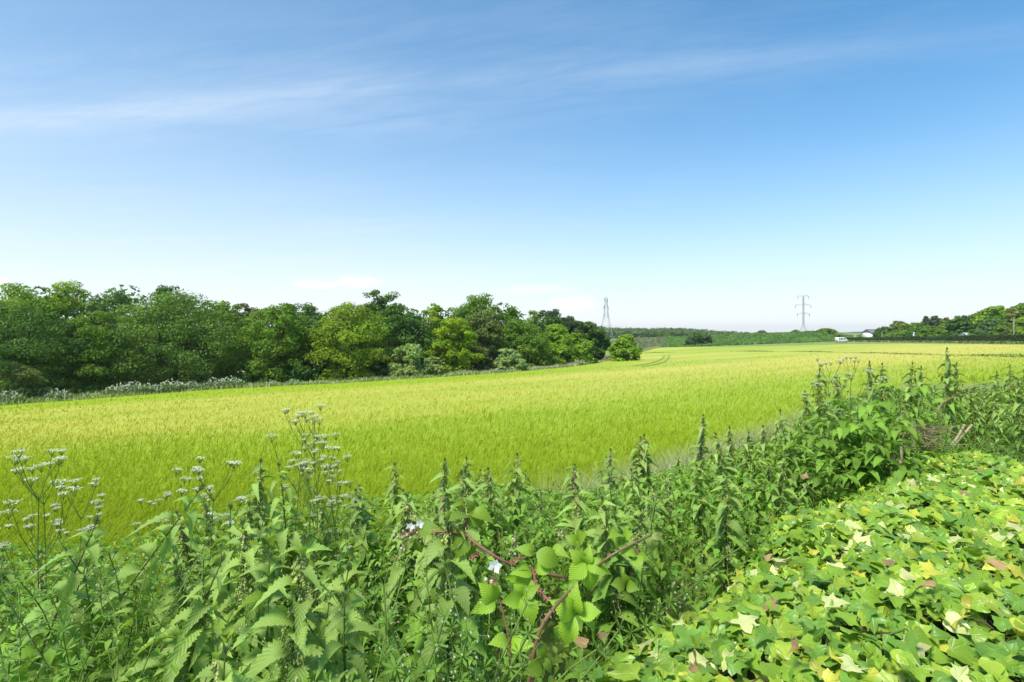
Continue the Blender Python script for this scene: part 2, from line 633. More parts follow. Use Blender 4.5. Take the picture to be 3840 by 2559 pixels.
def make_field():
    # a strip mesh: rays fan out from the bank, so the sheet follows the outline exactly
    N = 320
    az = np.linspace(R(-50), R(48), N)
    M_ = 170
    V = np.zeros((N, M_, 3))
    far = np.zeros(N); near = np.zeros(N)
    for i, a in enumerate(az):
        dx, dy = math.sin(a), math.cos(a)
        ds = np.geomspace(2, 420, 3000)
        ins = inside(ds * dx, ds * dy, FIELD)
        k = np.nonzero(ins)[0]
        if len(k) == 0:
            far[i] = near[i] = np.nan
            continue
        near[i] = ds[k[0]]; 
        br = np.nonzero(np.diff(k) > 1)[0]
        far[i] = ds[k[br[0]]] if len(br) else ds[k[-1]]
    ok = ~np.isnan(far)
    az, far, near = az[ok], far[ok], near[ok]
    q = np.linspace(0, 1, M_)
    d = near[:, None] * (far / near)[:, None] ** q[None, :]
    x = d * np.sin(az)[:, None]; y = d * np.cos(az)[:, None]
    rim = np.minimum(ss(0, 1.0, d - near[:, None]), ss(0, 0.6, far[:, None] - d))
    lift = 0.02 + (0.44 + 0.06 * ss(15, 40, d)) * rim
    # the tail of the crop is a little uneven
    lift = lift + 0.05 * bumps(x, y, 7.0) * rim
    z = ground(x, y) + lift
    n, m = x.shape
    Vt = np.stack([x, y, z], -1).reshape(-1, 3)
    i = np.arange(m - 1)[None, :] + np.arange(n - 1)[:, None] * m
    Q = np.stack([i, i + 1, i + m + 1, i + m], -1).reshape(-1, 4)[:, ::-1]
    o = obj('barley_field', mesh('barley_field', Vt, [Q], M['barley_sheet'], True))
    tag(o, kind='structure')


make_field()


def blades(name, x, y, z0, h, w, lean, mat, tint, az=None, bend=0.5, parent=None):
    """one bent blade of two quads per point"""
    n = len(x)
    th = rng.uniform(0, 6.283, n) if az is None else az
    fx, fy = np.cos(th), np.sin(th)                     # the way it leans
    wa = th + math.pi / 2 + rng.normal(0, 0.5, n)
    wx, wy = np.cos(wa) * w / 2, np.sin(wa) * w / 2
    V = np.zeros((n, 5, 3))
    l1 = h * lean * 0.4; l2 = h * lean * (1 + bend)
    V[:, 0] = np.stack([x - wx, y - wy, z0], -1)
    V[:, 1] = np.stack([x + wx, y + wy, z0], -1)
    V[:, 2] = np.stack([x + wx * .8 + fx * l1, y + wy * .8 + fy * l1, z0 + h * .6], -1)
    V[:, 3] = np.stack([x - wx * .8 + fx * l1, y - wy * .8 + fy * l1, z0 + h * .6], -1)
    V[:, 4] = np.stack([x + fx * l2, y + fy * l2, z0 + h * (1 - 0.25 * lean)], -1)
    b = np.arange(n)[:, None] * 5
    Q = b + np.array([[0, 1, 2, 3]])
    T = b + np.array([[3, 2, 4]])
    tint = np.repeat(tint, 5, 0)
    return mesh(name, V.reshape(-1, 3), [Q, T], mat, False, tint)


def make_crop():
    # roughly the same number of blades for every bit of the picture
    xs, ys, ws = [], [], []
    n = 250000
    d = 1.0 / rng.uniform(1 / 120.0, 1 / 4.2, n)
    a = rng.uniform(-0.98, 0.98, n)
    x = a * d; y = d
    k = inside(x, y, FIELD)
    x, y, d = x[k], y[k], d[k]
    dd = np.hypot(x, y)
    w = 0.005 + 0.00115 * dd
    h = rng.uniform(0.30, 0.48, len(x)) * (0.9 + 0.2 * ss(10, 50, dd))
    g = ground(x, y)
    z0 = g + 0.28 + 0.04 * bumps(x, y, 7.0)
    br = rng.normal(1.0, 0.10, len(x)).clip(0.65, 1.4)
    yl = rng.uniform(0, 1, len(x))
    tint = np.stack([br * (0.95 + 0.14 * yl), br, br * (0.85 + 0.4 * yl ** 3)], -1)
    az = rng.normal(R(20), 0.9, len(x))
    me = blades('barley_crop', x, y, z0, h, w, rng.uniform(0.1, 0.55, len(x)), M['barley_blade'], tint, az)
    o = obj('barley_crop', me)
    tag(o, 'green barley turning yellow, filling the sloping field between the nettle bank and the wood', 'barley', kind='stuff')


make_crop()

STRIP = np.array([hit(u, v, 0.3)[:2] for u, v in ((2425, 1326), (2560, 1324), (2800, 1320), (3050, 1322), (3340, 1330), (3600, 1337), (3840, 1344), (4000, 1350))])


def along(poly, n):
    seg = np.linalg.norm(np.diff(poly, axis=0), axis=1)
    s = np.concatenate([[0], np.cumsum(seg)])
    q = rng.uniform(0, s[-1], n)
    return np.stack([np.interp(q, s, poly[:, 0]), np.interp(q, s, poly[:, 1])], -1), q / s[-1]


def grass_colours(n, kind='mix'):
    a = np.array([0.13, 0.21, 0.035]); b = np.array([0.34, 0.34, 0.16]); c = np.array([0.24, 0.30, 0.11])
    k = rng.uniform(0, 1, (n, 1))
    base = a * (1 - k) + c * k
    dry = rng.uniform(0, 1, (n, 1)) < (0.18 if kind == 'mix' else 0.55)
    base = np.where(dry, b, base)
    return base * rng.normal(1, 0.15, (n, 1)).clip(0.6, 1.4)


def make_strip():
    p, q = along(STRIP, 5000)
    p = p + rng.normal(0, 0.8, p.shape)
    g = ground(p[:, 0], p[:, 1])
    pat = 0.75 + 0.35 * bumps(p[:, 0], p[:, 1], 25, 4)
    h = rng.uniform(0.45, 0.75, len(p)) * pat
    me = blades('uncut_grass_strip', p[:, 0], p[:, 1], g + 0.2, h, np.full(len(p), 0.3), np.full(len(p), 0.3), M['herb'], grass_colours(len(p)) * 1.1)
    tag(obj('grass_strip', me), 'thin dark line of rough grass crossing the far yellow part of the barley', 'grass', kind='stuff')
    # two pairs of curving wheel tracks in the far corner of the crop
    for k, (uvs) in enumerate(([(2510, 1333), (2505, 1345), (2490, 1358), (2455, 1368), (2410, 1376)], [(2492, 1333), (2484, 1345), (2462, 1356), (2425, 1366), (2375, 1374)])):
        c = np.array([hit(u, v, 0.5)[:2] for u, v in uvs])
        f = np.linspace(0, len(c) - 1, 40)
        c = np.stack([np.interp(f, np.arange(len(c)), c[:, i]) for i in range(2)], -1)
        tn = np.gradient(c, axis=0); tn /= np.linalg.norm(tn, axis=1)[:, None]
        nn = np.stack([-tn[:, 1], tn[:, 0]], -1)
        l, r_ = c + nn * 0.3, c - nn * 0.3
        V = np.concatenate([np.c_[l, ground(l[:, 0], l[:, 1]) + 0.60], np.c_[r_, ground(r_[:, 0], r_[:, 1]) + 0.60]])
        i = np.arange(39)
        Q = np.stack([i, i + 40, i + 41, i + 1], -1)
        tag(obj('tractor_track', mesh('tractor_track', V, [Q], M['track'])), kind='structure')


make_strip()

# ------------------------------------------------------------------ trees
TONE = {
    'bright': (0.234, 0.377, 0.029),
    'mid': (0.160, 0.274, 0.029),
    'dull': (0.150, 0.249, 0.043),
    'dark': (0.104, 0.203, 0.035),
    'yellow': (0.234, 0.335, 0.024),
    'brown': (0.164, 0.215, 0.051),
    'pine': (0.088, 0.136, 0.051),
    'willow': (0.30, 0.40, 0.125),
    'lime': (0.266, 0.387, 0.021),
    'grey': (0.235, 0.285, 0.075),
    'blue': (0.130, 0.226, 0.070),
    'far': (0.135, 0.197, 0.059),
}


def leaf_cloud(C, RC, n, size, tone, squash=0.6, droop=0.0):
    """N leaf-spray faces over clumps of centres C and radii RC"""
    C = np.asarray(C, float); RC = np.asarray(RC, float)
    p = RC ** 2 / (RC ** 2).sum()
    k = rng.choice(len(C), n, p=p)
    dirv = rng.normal(0, 1, (n, 3))
    dirv[:, 2] += 0.35
    dirv /= np.linalg.norm(dirv, axis=1)[:, None]
    rr = RC[k] * rng.uniform(0.55, 1.08, n) ** 0.6
    pos = C[k] + dirv * rr[:, None] * np.array([1, 1, squash])
    pos[:, 2] -= droop * rng.uniform(0, 1, n) * RC[k]
    nrm = dirv * 1.0 + rng.normal(0, 0.42, (n, 3)) + np.array([0, 0, 0.35])
    nrm /= np.linalg.norm(nrm, axis=1)[:, None]
    ref = rng.normal(0, 1, (n, 3))
    a = np.cross(nrm, ref); a /= np.linalg.norm(a, axis=1)[:, None]
    b = np.cross(nrm, a)
    s = size * rng.uniform(0.6, 1.35, n)[:, None]
    V = np.zeros((n, 4, 3))
    V[:, 0] = pos - a * s
    V[:, 1] = pos + b * s * 0.55 - nrm * s * 0.1
    V[:, 2] = pos + a * s
    V[:, 3] = pos - b * s * 0.55 - nrm * s * 0.2
    clump = rng.normal(1, 0.13, (len(C), 1)).clip(0.7, 1.35)
    warm = rng.normal(0, 0.08, (len(C), 1))
    t = np.array(tone)[None, :] * clump[k] * rng.normal(1, 0.18, (n, 1)).clip(0.5, 1.6)
    t = t * np.concatenate([1 + warm[k] + rng.normal(0, 0.06, (n, 1)), np.ones((n, 1)), np.ones((n, 1))], 1)
    return V.reshape(-1, 3), np.repeat(np.clip(t, 0.002, 1), 4, 0)


def crown_clumps(h, r, base, form, nc):
    """clump centres spread over a crown of height h, radius r, starting at height base"""
    nc = max(6, int(nc * 0.34))
    C, RC = [], []
    lop = rng.uniform(-0.06, 0.06, 2)
    tries = 0
    k1, k2, k3 = rng.uniform(0, 6.28, 3)
    while len(C) < nc and tries < nc * 40:
        tries += 1
        f = rng.uniform(0, 1)
        if form == 'cone':
            prof = (1 - f) ** 0.8 * 0.95 + 0.06
        elif form == 'oak':
            prof = math.sin(math.pi * min(1, 0.16 + 0.80 * f)) ** 0.6 if f < 0.99 else 0.25
        elif form == 'dome':
            prof = math.sqrt(max(0.02, 1 - max(0, f - 0.15) ** 2 / 0.72))
        elif form == 'column':
            prof = math.sin(math.pi * (0.10 + 0.84 * f)) ** 0.45
        else:  # bush
            prof = math.sqrt(max(0.03, 1 - f ** 2))
        th = rng.uniform(0, 6.283)
        lob = 1 + 0.13 * math.sin(3 * th + k1 + 4 * f) + 0.09 * math.sin(5 * th + k2 - 6 * f) + 0.10 * math.sin(7 * f + k3)
        rad = r * prof * lob * (0.86 * rng.uniform(0.45, 1.0) ** 0.35)
        rc = r * rng.uniform(0.24, 0.46) * (0.62 if form == 'cone' else 1.0)
        rad = max(0, rad - rc * 0.5)
        c = np.array([rad * math.cos(th) + lop[0] * r * f, rad * math.sin(th) + lop[1] * r * f, base + (h - base - rc * 0.6) * f])
        if all(np.linalg.norm((c - e) * [1, 1, 1.2]) > 0.50 * (rc + re) for e, re in zip(C, RC)):
            C.append(c); RC.append(rc)
    for f in (.12, .3, .5, .68, .84):
        w = (1 - f) * .55 + .06 if form == 'cone' else .52 * math.sqrt(max(.1, 1 - (f - .35) ** 2 / .55))
        C.append(np.array([rng.normal(0, .12) * r, rng.normal(0, .12) * r, base + (h - base) * f])); RC.append(r * w)
    # every bough carries tufts over its outer and upper side
    C2, R2 = [], []
    for c, rc in zip(C, RC):
        out = np.array([c[0], c[1], 0.0]); out /= np.linalg.norm(out) + 1e-6
        for _ in range(rng.integers(9, 14)):
            dv = rng.normal(0, 1, 3) + out * 0.7 + np.array([0, 0, 0.5])
            dv /= np.linalg.norm(dv)
            C2.append(c + dv * rc * rng.uniform(0.45, 0.95) * np.array([1, 1, 0.62])); R2.append(rc * rng.uniform(0.30, 0.56))
    C2 = np.array(C2); R2 = np.array(R2)
    over = (C2[:, 2] + R2 * 0.6) - h
    C2[:, 2] -= np.maximum(0, over)
    C2[:, 2] = np.maximum(C2[:, 2], R2 * 0.5)
    return C2, R2


def trunk_mesh(h, r, base, C, tr, name='trunk'):
    mb = MB()
    top = h * 0.72
    n = 7
    zz = np.linspace(-0.3, top, n)
    wx = np.cumsum(rng.normal(0, 0.02 * h, n)); wy = np.cumsum(rng.normal(0, 0.02 * h, n))
    wx[0] = wy[0] = 0
    pts = np.c_[wx, wy, zz]
    rad = tr * np.array([1.35, 1.0, 0.88, 0.74, 0.56, 0.36, 0.12])
    mb.tube(pts, rad, 8)
    if len(C):
        idx = rng.choice(len(C), min(len(C), 14), replace=False)
        for i in idx:
            c = C[i]
            z0 = min(max(base * 0.55, c[2] - 0.55 * math.hypot(c[0], c[1]) - 0.4), top * 0.93)
            s = np.array([np.interp(z0, zz, wx), np.interp(z0, zz, wy), z0])
            m1 = s * 0.6 + c * 0.4 + np.array([0, 0, 0.10 * h * rng.uniform(-0.4, 0.6)])
            m2 = s * 0.25 + c * 0.75 + rng.normal(0, 0.02 * h, 3)
            mb.tube([s, m1, m2, c], tr * np.array([0.42, 0.30, 0.2, 0.05]) * (1.1 - 0.6 * z0 / h), 5)
    return mb.mesh(name, M['bark'], True)


def tree(name, label, cat, x, y, h, r, tone, form='dome', basef=0.12, n=9000, size=0.2, nc=60, group=None, droop=0.0, squash=0.62, trunk=None, rotz=None):
    g = float(ground(x, y))
    root = empty(name, (x, y, g))
    tag(root, label, cat, group)
    C, RC = crown_clumps(h, r, h * basef, form, nc)
    V, t = leaf_cloud(C, RC, n, size, TONE[tone], squash, droop)
    F = np.arange(len(V)).reshape(-1, 4)
    obj('crown', mesh('crown', V, [F], M['tree_leaf'], False, t), root)
    obj('trunk', trunk_mesh(h, r, h * basef, C, trunk or max(0.06, h * 0.022)), root)
    return root


def tree_at(name, label, cat, u, vtop, wpx, back, tone, form='dome', basef=0.1, n=9000, size=None, nc=60, depth=None, **kw):
    """u, vtop, wpx read off the photograph; BACK metres behind the edge of the field (or an explicit depth)"""
    d = depth or edge_depth(u) + back
    a, b = ray(u, vtop)
    x, y = a * d, d
    h = EYE + b * d - float(ground(x, y))
    r = wpx / 2 / 3.75 / FPX * d
    size = size or max(0.10, d * 0.0021)
    return tree(name, label, cat, x, y, h, r, tone, form, basef, n, size, nc, **kw)


GW = 'trees along the edge of the wood'
WOOD = [
    # u, vtop, width, back, tone, form, base, n, label
    (70, 1052, 330, 16, 'bright', 'dome', .15, 9000, 'broad light green tree at the far left end of the wood, top against the sky'),
    (235, 1046, 270, 15, 'lime', 'dome', .15, 9000, 'bright green tree, tallest at the left end of the wood'),
    (410, 1080, 260, 15, 'dark', 'dome', .15, 7000, 'dark green tree right of the bright tall one at the left end of the wood'),
    (90, 1135, 380, 6, 'dark', 'oak', .16, 13000, 'dark tree with a bare trunk showing, in front at the left end of the wood'),
    (345, 1165, 280, 5, 'mid', 'oak', .06, 12000, 'green tree of layered boughs in front, left of the big dull oak'),
    (640, 1068, 210, 13, 'dark', 'dome', .2, 6000, 'dark crown peeping over the big dull oak'),
    (640, 1092, 500, 6, 'dull', 'oak', .05, 22000, 'very broad dull green oak with boughs down to the grass, front of the wood'),
    (840, 1112, 260, 10, 'mid', 'dome', .15, 9000, 'green tree right behind the big dull oak, light gaps in its crown'),
    (930, 1125, 130, 13, 'brown', 'column', .2, 3500, 'thin olive tree poking up in a dip of the tree line'),
    (1125, 1123, 250, 12, 'dark', 'dome', .2, 8000, 'dark rounded tree behind, just left of the yellow green oak'),
    (1040, 1134, 300, 5, 'mid', 'oak', .12, 14000, 'mid green oak in front with thin stems under it, left of the yellow green oak'),
    (1190, 1180, 170, 7, 'dark', 'column', .08, 5000, 'narrow dark tree wedged left of the yellow green oak'),
    (1310, 1133, 330, 4, 'yellow', 'oak', .10, 15000, 'yellow green oak standing out in the middle of the wood edge'),
    (1415, 1080, 230, 17, 'dark', 'dome', .25, 8000, 'dark domed crown rising high behind the yellow green oak'),
    (1510, 1135, 270, 9, 'dark', 'dome', .10, 11000, 'large dark green tree right of the yellow green oak'),
    (1625, 1133, 150, 16, 'lime', 'dome', .2, 4500, 'pale lime green crown behind, between the dark tree and the tall dome'),
    (1705, 1186, 200, 5, 'lime', 'column', .08, 10000, 'bright green sycamore standing in front of the wood, right of the middle'),
    (1790, 1098, 260, 18, 'mid', 'dome', .2, 9000, 'tall domed green tree, highest of the right half of the wood'),
    (1810, 1160, 190, 7, 'brown', 'column', .05, 8000, 'brownish drooping tree between the bright sycamore and the round willow bush'),
    (1905, 1140, 180, 17, 'mid', 'dome', .2, 5500, 'green crown stepping down right of the tall dome'),
    (1955, 1195, 250, 9, 'mid', 'dome', .08, 9500, 'broad green tree behind the round willow bush'),
    (1990, 1152, 100, 24, 'willow', 'dome', .3, 2500, 'small pale crown above the tree line, left of the dark pines'),
    (2060, 1152, 170, 19, 'pine', 'column', .2, 5500, 'dark pine rising behind the right half of the wood'),
    (2138, 1184, 150, 18, 'pine', 'column', .2, 5000, 'second dark pine, lower, behind the right end of the wood'),
    (2085, 1214, 170, 9, 'bright', 'dome', .06, 6500, 'light green tree in front near the right end of the wood'),
    (2160, 1245, 150, 7, 'bright', 'dome', .05, 5500, 'smaller light green tree in front of the dark end tree'),
    (2190, 1200, 110, 16, 'dark', 'dome', .15, 3500, 'dark crown just left of the last tree of the wood'),
    (2228, 1204, 130, 10, 'dark', 'column', .04, 6500, 'last tree of the wood at its right end, dark and upright'),
]
for (u, vt, w, back, tone, form, bf, n, lab) in WOOD:
    tree_at('woodland_tree', lab, 'tree', u, vt, w, back + 5, tone, form, bf, int(n * 1.65), group=GW, nc=int(40 + n / 220))
# trees just outside the left of the frame, which shade and back the first ones
for (u, vt, w, back, tone) in ((-200, 1060, 330, 12, 'mid'), (-90, 1150, 260, 5, 'dark')):
    tree_at('woodland_tree', '%s tree at the very edge of the picture, left end of the wood' % tone, 'tree', u, vt, w, back, tone, 'dome', .1, 5000, group=GW)

BUSH = [
    (1535, 1288, 160, -1.0, 'willow', 'column', .02, 5500, 'grey green willow bush, tallest of the pale bushes before the wood'),
    (1440, 1320, 90, 2.5, 'blue', 'column', .05, 2200, 'small bluish green bush under the yellow green oak'),
    (1625, 1335, 80, -.8, 'willow', 'column', .02, 2000, 'small pale willow bush left of the bright sycamore'),
    (1912, 1306, 135, -1.5, 'willow', 'bush', .02, 5500, 'round pale willow bush standing alone at the foot of the wood'),
    (50, 1358, 210, -.8, 'grey', 'bush', .02, 5500, 'olive thorn bush at the left end, in front of the dark trees'),
    (215, 1420, 200, 3.0, 'dark', 'bush', .02, 2500, 'low dark bush beside the olive thorn bush'),
    (960, 1380, 200, 3.0, 'dark', 'bush', .02, 2500, 'dark undergrowth bush below the thin stems of the mid green oak'),
    (1290, 1385, 190, 2.5, 'mid', 'bush', .02, 2600, 'green bush at the foot of the yellow green oak'),
    (1130, 1370, 190, 3.0, 'dark', 'bush', .02, 2500, 'dark bush left of the foot of the yellow green oak'),
    (2060, 1330, 130, 3.0, 'mid', 'bush', .02, 1800, 'green bush right of the round pale willow bush'),
    (2180, 1335, 150, 3.0, 'dark', 'bush', .02, 1800, 'dark bush under the light green trees near the right end of the wood'),
    (1750, 1370, 120, 3.5, 'brown', 'bush', .02, 1500, 'brownish bush below the drooping tree'),
]
for (u, vt, w, back, tone, form, bf, n, lab) in BUSH:
    tree_at('bush', lab, 'bush', u, vt, w, back + 5.2, tone, form, bf, int(n * 1.7), group='bushes at the foot of the wood', nc=60, trunk=0.05)

tree_at('willow_tree', 'round light green willow standing alone right of the end of the wood', 'tree', 2345, 1253, 122, 0, 'bright', 'dome', .01, 12000, depth=132, nc=110, size=0.30)


def make_woods():
    # the inside of the wood: one mass of foliage behind the front trees
    C, RC = [], []
    for u in np.arange(-250, 2235, 22):
        for back in (20, 27, 36):
            uu = u + rng.uniform(-14, 14)
            d = edge_depth(uu) + back + rng.uniform(-3, 3)
            a, _ = ray(uu, 0)
            g = float(ground(a * d, d))
            top = np.interp(uu, [-250, 230, 640, 930, 1250, 1415, 1580, 1790, 1900, 2100, 2230], [1100, 1085, 1110, 1160, 1175, 1130, 1175, 1140, 1170, 1210, 1235])
            zt = EYE + ray(0, top)[1] * d - rng.uniform(0, 2.0)
            for z in np.arange(g + 1.2, zt, 2.6):
                C.append((a * d + rng.normal(0, .8), d + rng.normal(0, 1), z + rng.normal(0, .5))); RC.append(rng.uniform(1.2, 2.0))
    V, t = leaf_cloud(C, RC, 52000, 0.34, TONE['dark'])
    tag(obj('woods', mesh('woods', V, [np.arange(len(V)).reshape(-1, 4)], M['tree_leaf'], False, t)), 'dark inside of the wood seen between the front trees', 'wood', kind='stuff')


make_woods()

# ------------------------------------------------------------------ rough margin between crop and wood
def make_margin():
    lim = EDGE[:12]
    n = 46000
    p, q = along(lim, n)
    # push outwards (away from the camera)
    off = rng.uniform(-0.2, 6.5, n)
    dirv = p / np.linalg.norm(p, axis=1)[:, None]
    p = p + dirv * off[:, None]
    g = ground(p[:, 0], p[:, 1])
    d = np.hypot(p[:, 0], p[:, 1])
    h = rng.uniform(0.7, 1.35, n) * (0.85 + 0.35 * bumps(p[:, 0], p[:, 1], 9, 7))
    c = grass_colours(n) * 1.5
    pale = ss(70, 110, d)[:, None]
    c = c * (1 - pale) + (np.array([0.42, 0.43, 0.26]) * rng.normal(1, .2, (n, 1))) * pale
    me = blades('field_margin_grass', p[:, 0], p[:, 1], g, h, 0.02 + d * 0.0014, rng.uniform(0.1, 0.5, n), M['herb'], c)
    tag(obj('margin_grass', me), 'rough seeding grass along the foot of the wood', 'grass', kind='stuff')


make_margin()


def parsley_clump_mesh(seed):
    r_ = np.random.default_rng(seed)
    n = 190
    th = r_.uniform(0, 6.283, n); rr = np.sqrt(r_.uniform(0, 1, n)) * 1.25
    x, y = rr * np.cos(th), rr * np.sin(th)
    z = r_.uniform(0.0, 1.0, n) ** 0.6 * 0.95 + 0.35
    z = z * (1.05 - 0.42 * (rr / 1.25) ** 2)
    s = 0.075
    V = np.zeros((n, 4, 3))
    ang = r_.uniform(0, 6.28, n)
    for k in range(4):
        V[:, k] = np.stack([x + s * np.cos(ang + k * 1.571), y + s * np.sin(ang + k * 1.571), z + r_.normal(0, .07, n)], -1)
    wm = mesh('flower_heads', V.reshape(-1, 3), [np.arange(n * 4).reshape(-1, 4)], M['petal'], False, np.tile([[0.50, 0.55, 0.38]], (n * 4, 1)))
    n = 900
    th = r_.uniform(0, 6.283, n); rr = np.sqrt(r_.uniform(0, 1, n)) * 1.3
    c = np.array([0.17, 0.25, 0.07]) * r_.normal(1, .2, (n, 1))
    lm = blades('stalks', rr * np.cos(th), rr * np.sin(th), np.zeros(n), r_.uniform(.5, 1.2, n), np.full(n, .06), np.full(n, .25), M['herb'], c)
    return wm, lm


CL = [parsley_clump_mesh(s) for s in (3, 4, 5)]
CLUMPS = [(20, 1512, 1.1, 'at the left edge of the picture, below the olive thorn bush'), (215, 1500, 1.0, 'second from the left edge, below the dark trees'),
          (435, 1488, 1.0, 'left part of the long white patch below the big dull oak'), (490, 1482, 1.25, 'largest, in the long white patch below the big dull oak'), (560, 1478, 1.0, 'right part of the long white patch below the big dull oak'),
          (642, 1471, 1.15, 'below the middle of the big dull oak'), (712, 1468, 1.0, 'below the right side of the big dull oak'), (805, 1462, 1.15, 'below the tree right of the big dull oak'),
          (865, 1458, 1.15, 'last of the thick row, below the thin stems'), (1020, 1450, 0.7, 'sparse, below the mid green oak'), (1100, 1446, 0.7, 'sparse, left of the yellow green oak'),
          (1480, 1426, 0.6, 'small, beside the tallest pale willow bush'), (1860, 1402, 0.7, 'small, at the left foot of the round willow bush'), (2170, 1374, 0.9, 'near the right end of the wood'), (2310, 1352, 1.2, 'below the lone round willow')]
for i, (u, v, s, where) in enumerate(CLUMPS):
    ed = edge_depth(u)
    p = np.array([ray(u, 0)[0] * ed, ed, 0.0])
    d_ = p / np.linalg.norm(p[:2]) * 2.6
    root = empty('cow_parsley_clump', (p[0] + d_[0], p[1] + d_[1], float(ground(p[0], p[1]))))
    tag(root, 'white flowering clump ' + where, 'wildflower', 'white flowering clumps along the foot of the wood')
    wm, lm = CL[i % 3]
    far = 1.0 + max(0, p[1] - 60) / 90
    for nm, me in (('flower_heads', wm), ('stalks', lm)):
        q = obj(nm, me, root, rot=(0, 0, i * 2.1), scale=(s * far, s * far, s * 1.2))
        q['kind'] = 'stuff'

# ------------------------------------------------------------------ far country: woods, embankment, hedge, right-hand belt of trees
def make_far_woods():
    C, RC = [], []
    for u in np.arange(2150, 3150, 5):
        for row in range(3):
            uu = u + rng.uniform(-5, 5)
            d = 640 + row * 45 + rng.uniform(-15, 15)
            top = np.interp(uu, [2150, 2240, 2400, 2560, 2750, 2900, 3020, 3150], [1222, 1226, 1231, 1230, 1243, 1250, 1254, 1258]) + rng.uniform(-2, 4) + (2 - row) * 5
            bot = np.interp(uu, [2150, 2500, 2900, 3150], [1266, 1268, 1268, 1266])
            a, b = ray(uu, top)
            zt, zb = EYE + b * d, EYE + ray(uu, bot)[1] * d
            rc = rng.uniform(3.0, 5.0)
            for z in np.arange(zb, zt - rc * .5, 5.0):
                C.append((a * d, d, z)); RC.append(rc)
            C.append((a * d, d, zt - rc * .55)); RC.append(rc)
    V, t = leaf_cloud(C, RC, 30000, 1.35, TONE['far'])
    tag(obj('far_woods', mesh('far_woods', V, [np.arange(len(V)).reshape(-1, 4)], M['tree_leaf'], False, t)), 'long dark wood on the skyline beyond the field', 'wood', kind='stuff')


make_far_woods()


def make_bank():
    """scrub on the green embankment at the far end of the field: a dense cover of coarse leaves"""
    n = 26000
    y = rng.uniform(266, 352, n); ra = rng.uniform(0.10, 0.60, n)
    x = ra * y
    z = ground(x, y) + rng.uniform(0.1, 0.8, n)
    s = rng.uniform(0.45, 0.9, n)[:, None]
    pos = np.stack([x, y, z], -1)
    nr = rng.normal(0, .5, (n, 3)) + [0, -.5, 1.0]
    nr /= np.linalg.norm(nr, axis=1)[:, None]
    a = np.cross(nr, rng.normal(0, 1, (n, 3))); a /= np.linalg.norm(a, axis=1)[:, None]
    b = np.cross(nr, a)
    V = np.stack([pos - a * s, pos + b * s * .6, pos + a * s, pos - b * s * .6], 1)
    base = np.where(((ra > .27) | (rng.uniform(0, 1, n) < .25))[:, None], np.array([0.095, 0.185, 0.03]), np.array([0.16, 0.17, 0.09]))
    t = base * (1 + .22 * bumps(x, y, 22, 3))[:, None] * rng.normal(1, .15, (n, 1)).clip(.5, 1.5)
    tag(obj('bank_scrub', mesh('bank_scrub', V.reshape(-1, 3), [np.arange(n * 4).reshape(-1, 4)], M['herb'], False, np.repeat(t, 4, 0))),
        'green weedy cover on the low bank at the far end of the field', 'scrub', kind='stuff')


make_bank()
FAR = [
    (2590, 1262, 48, 272, 'pine', 'bush', 'low dark bush, left of the pair on the green bank'), (2615, 1243, 52, 278, 'dark', 'dome', 'taller dark round bush of the group on the green bank'),
    (2648, 1250, 50, 280, 'blue', 'bush', 'bluish dark bush, right of the group on the green bank'),
    (2425, 1250, 17, 420, 'far', 'cone', 'first small pointed tree before the far wood, right of the lone willow'), (2443, 1255, 12, 420, 'far', 'cone', 'smallest pointed tree before the far wood'),
    (2457, 1250, 18, 420, 'far', 'cone', 'third small pointed tree before the far wood'), (2482, 1251, 12, 420, 'brown', 'cone', 'thin brownish pointed tree before the far wood'),
    (2500, 1252, 26, 410, 'mid', 'dome', 'small round green tree, right of the pointed ones before the far wood'),
    (2735, 1248, 46, 520, 'far', 'dome', 'grey green tree before the far wood, above the middle of the bank'), (2855, 1241, 42, 560, 'far', 'dome', 'round dark tree on the skyline above the green bank'),
    (2985, 1239, 42, 520, 'far', 'dome', 'small dark round tree on the skyline under the right pylon'), (3020, 1248, 50, 480, 'far', 'dome', 'low tree right of the right pylon foot'),
    (2930, 1250, 40, 520, 'far', 'dome', 'low tree left of the right pylon foot'),
    (3100, 1232, 88, 330, 'mid', 'dome', 'broad round green tree by the white van at the field end'), (3060, 1246, 60, 330, 'dark', 'dome', 'dark tree left of the broad one by the white van'),
    (3140, 1250, 50, 300, 'grey', 'bush', 'pale bush leaning over the white van'), (3232, 1254, 36, 310, 'willow', 'bush', 'olive bush between the low shed and the white house'),
]
for (u, vt, w, d, tone, form, lab) in FAR:
    tree_at('distant_tree', lab, 'tree', u, vt, w, 0, tone, form, .02, 2600, depth=d, nc=40, size=d * .0021, group='small trees far off beyond the field')

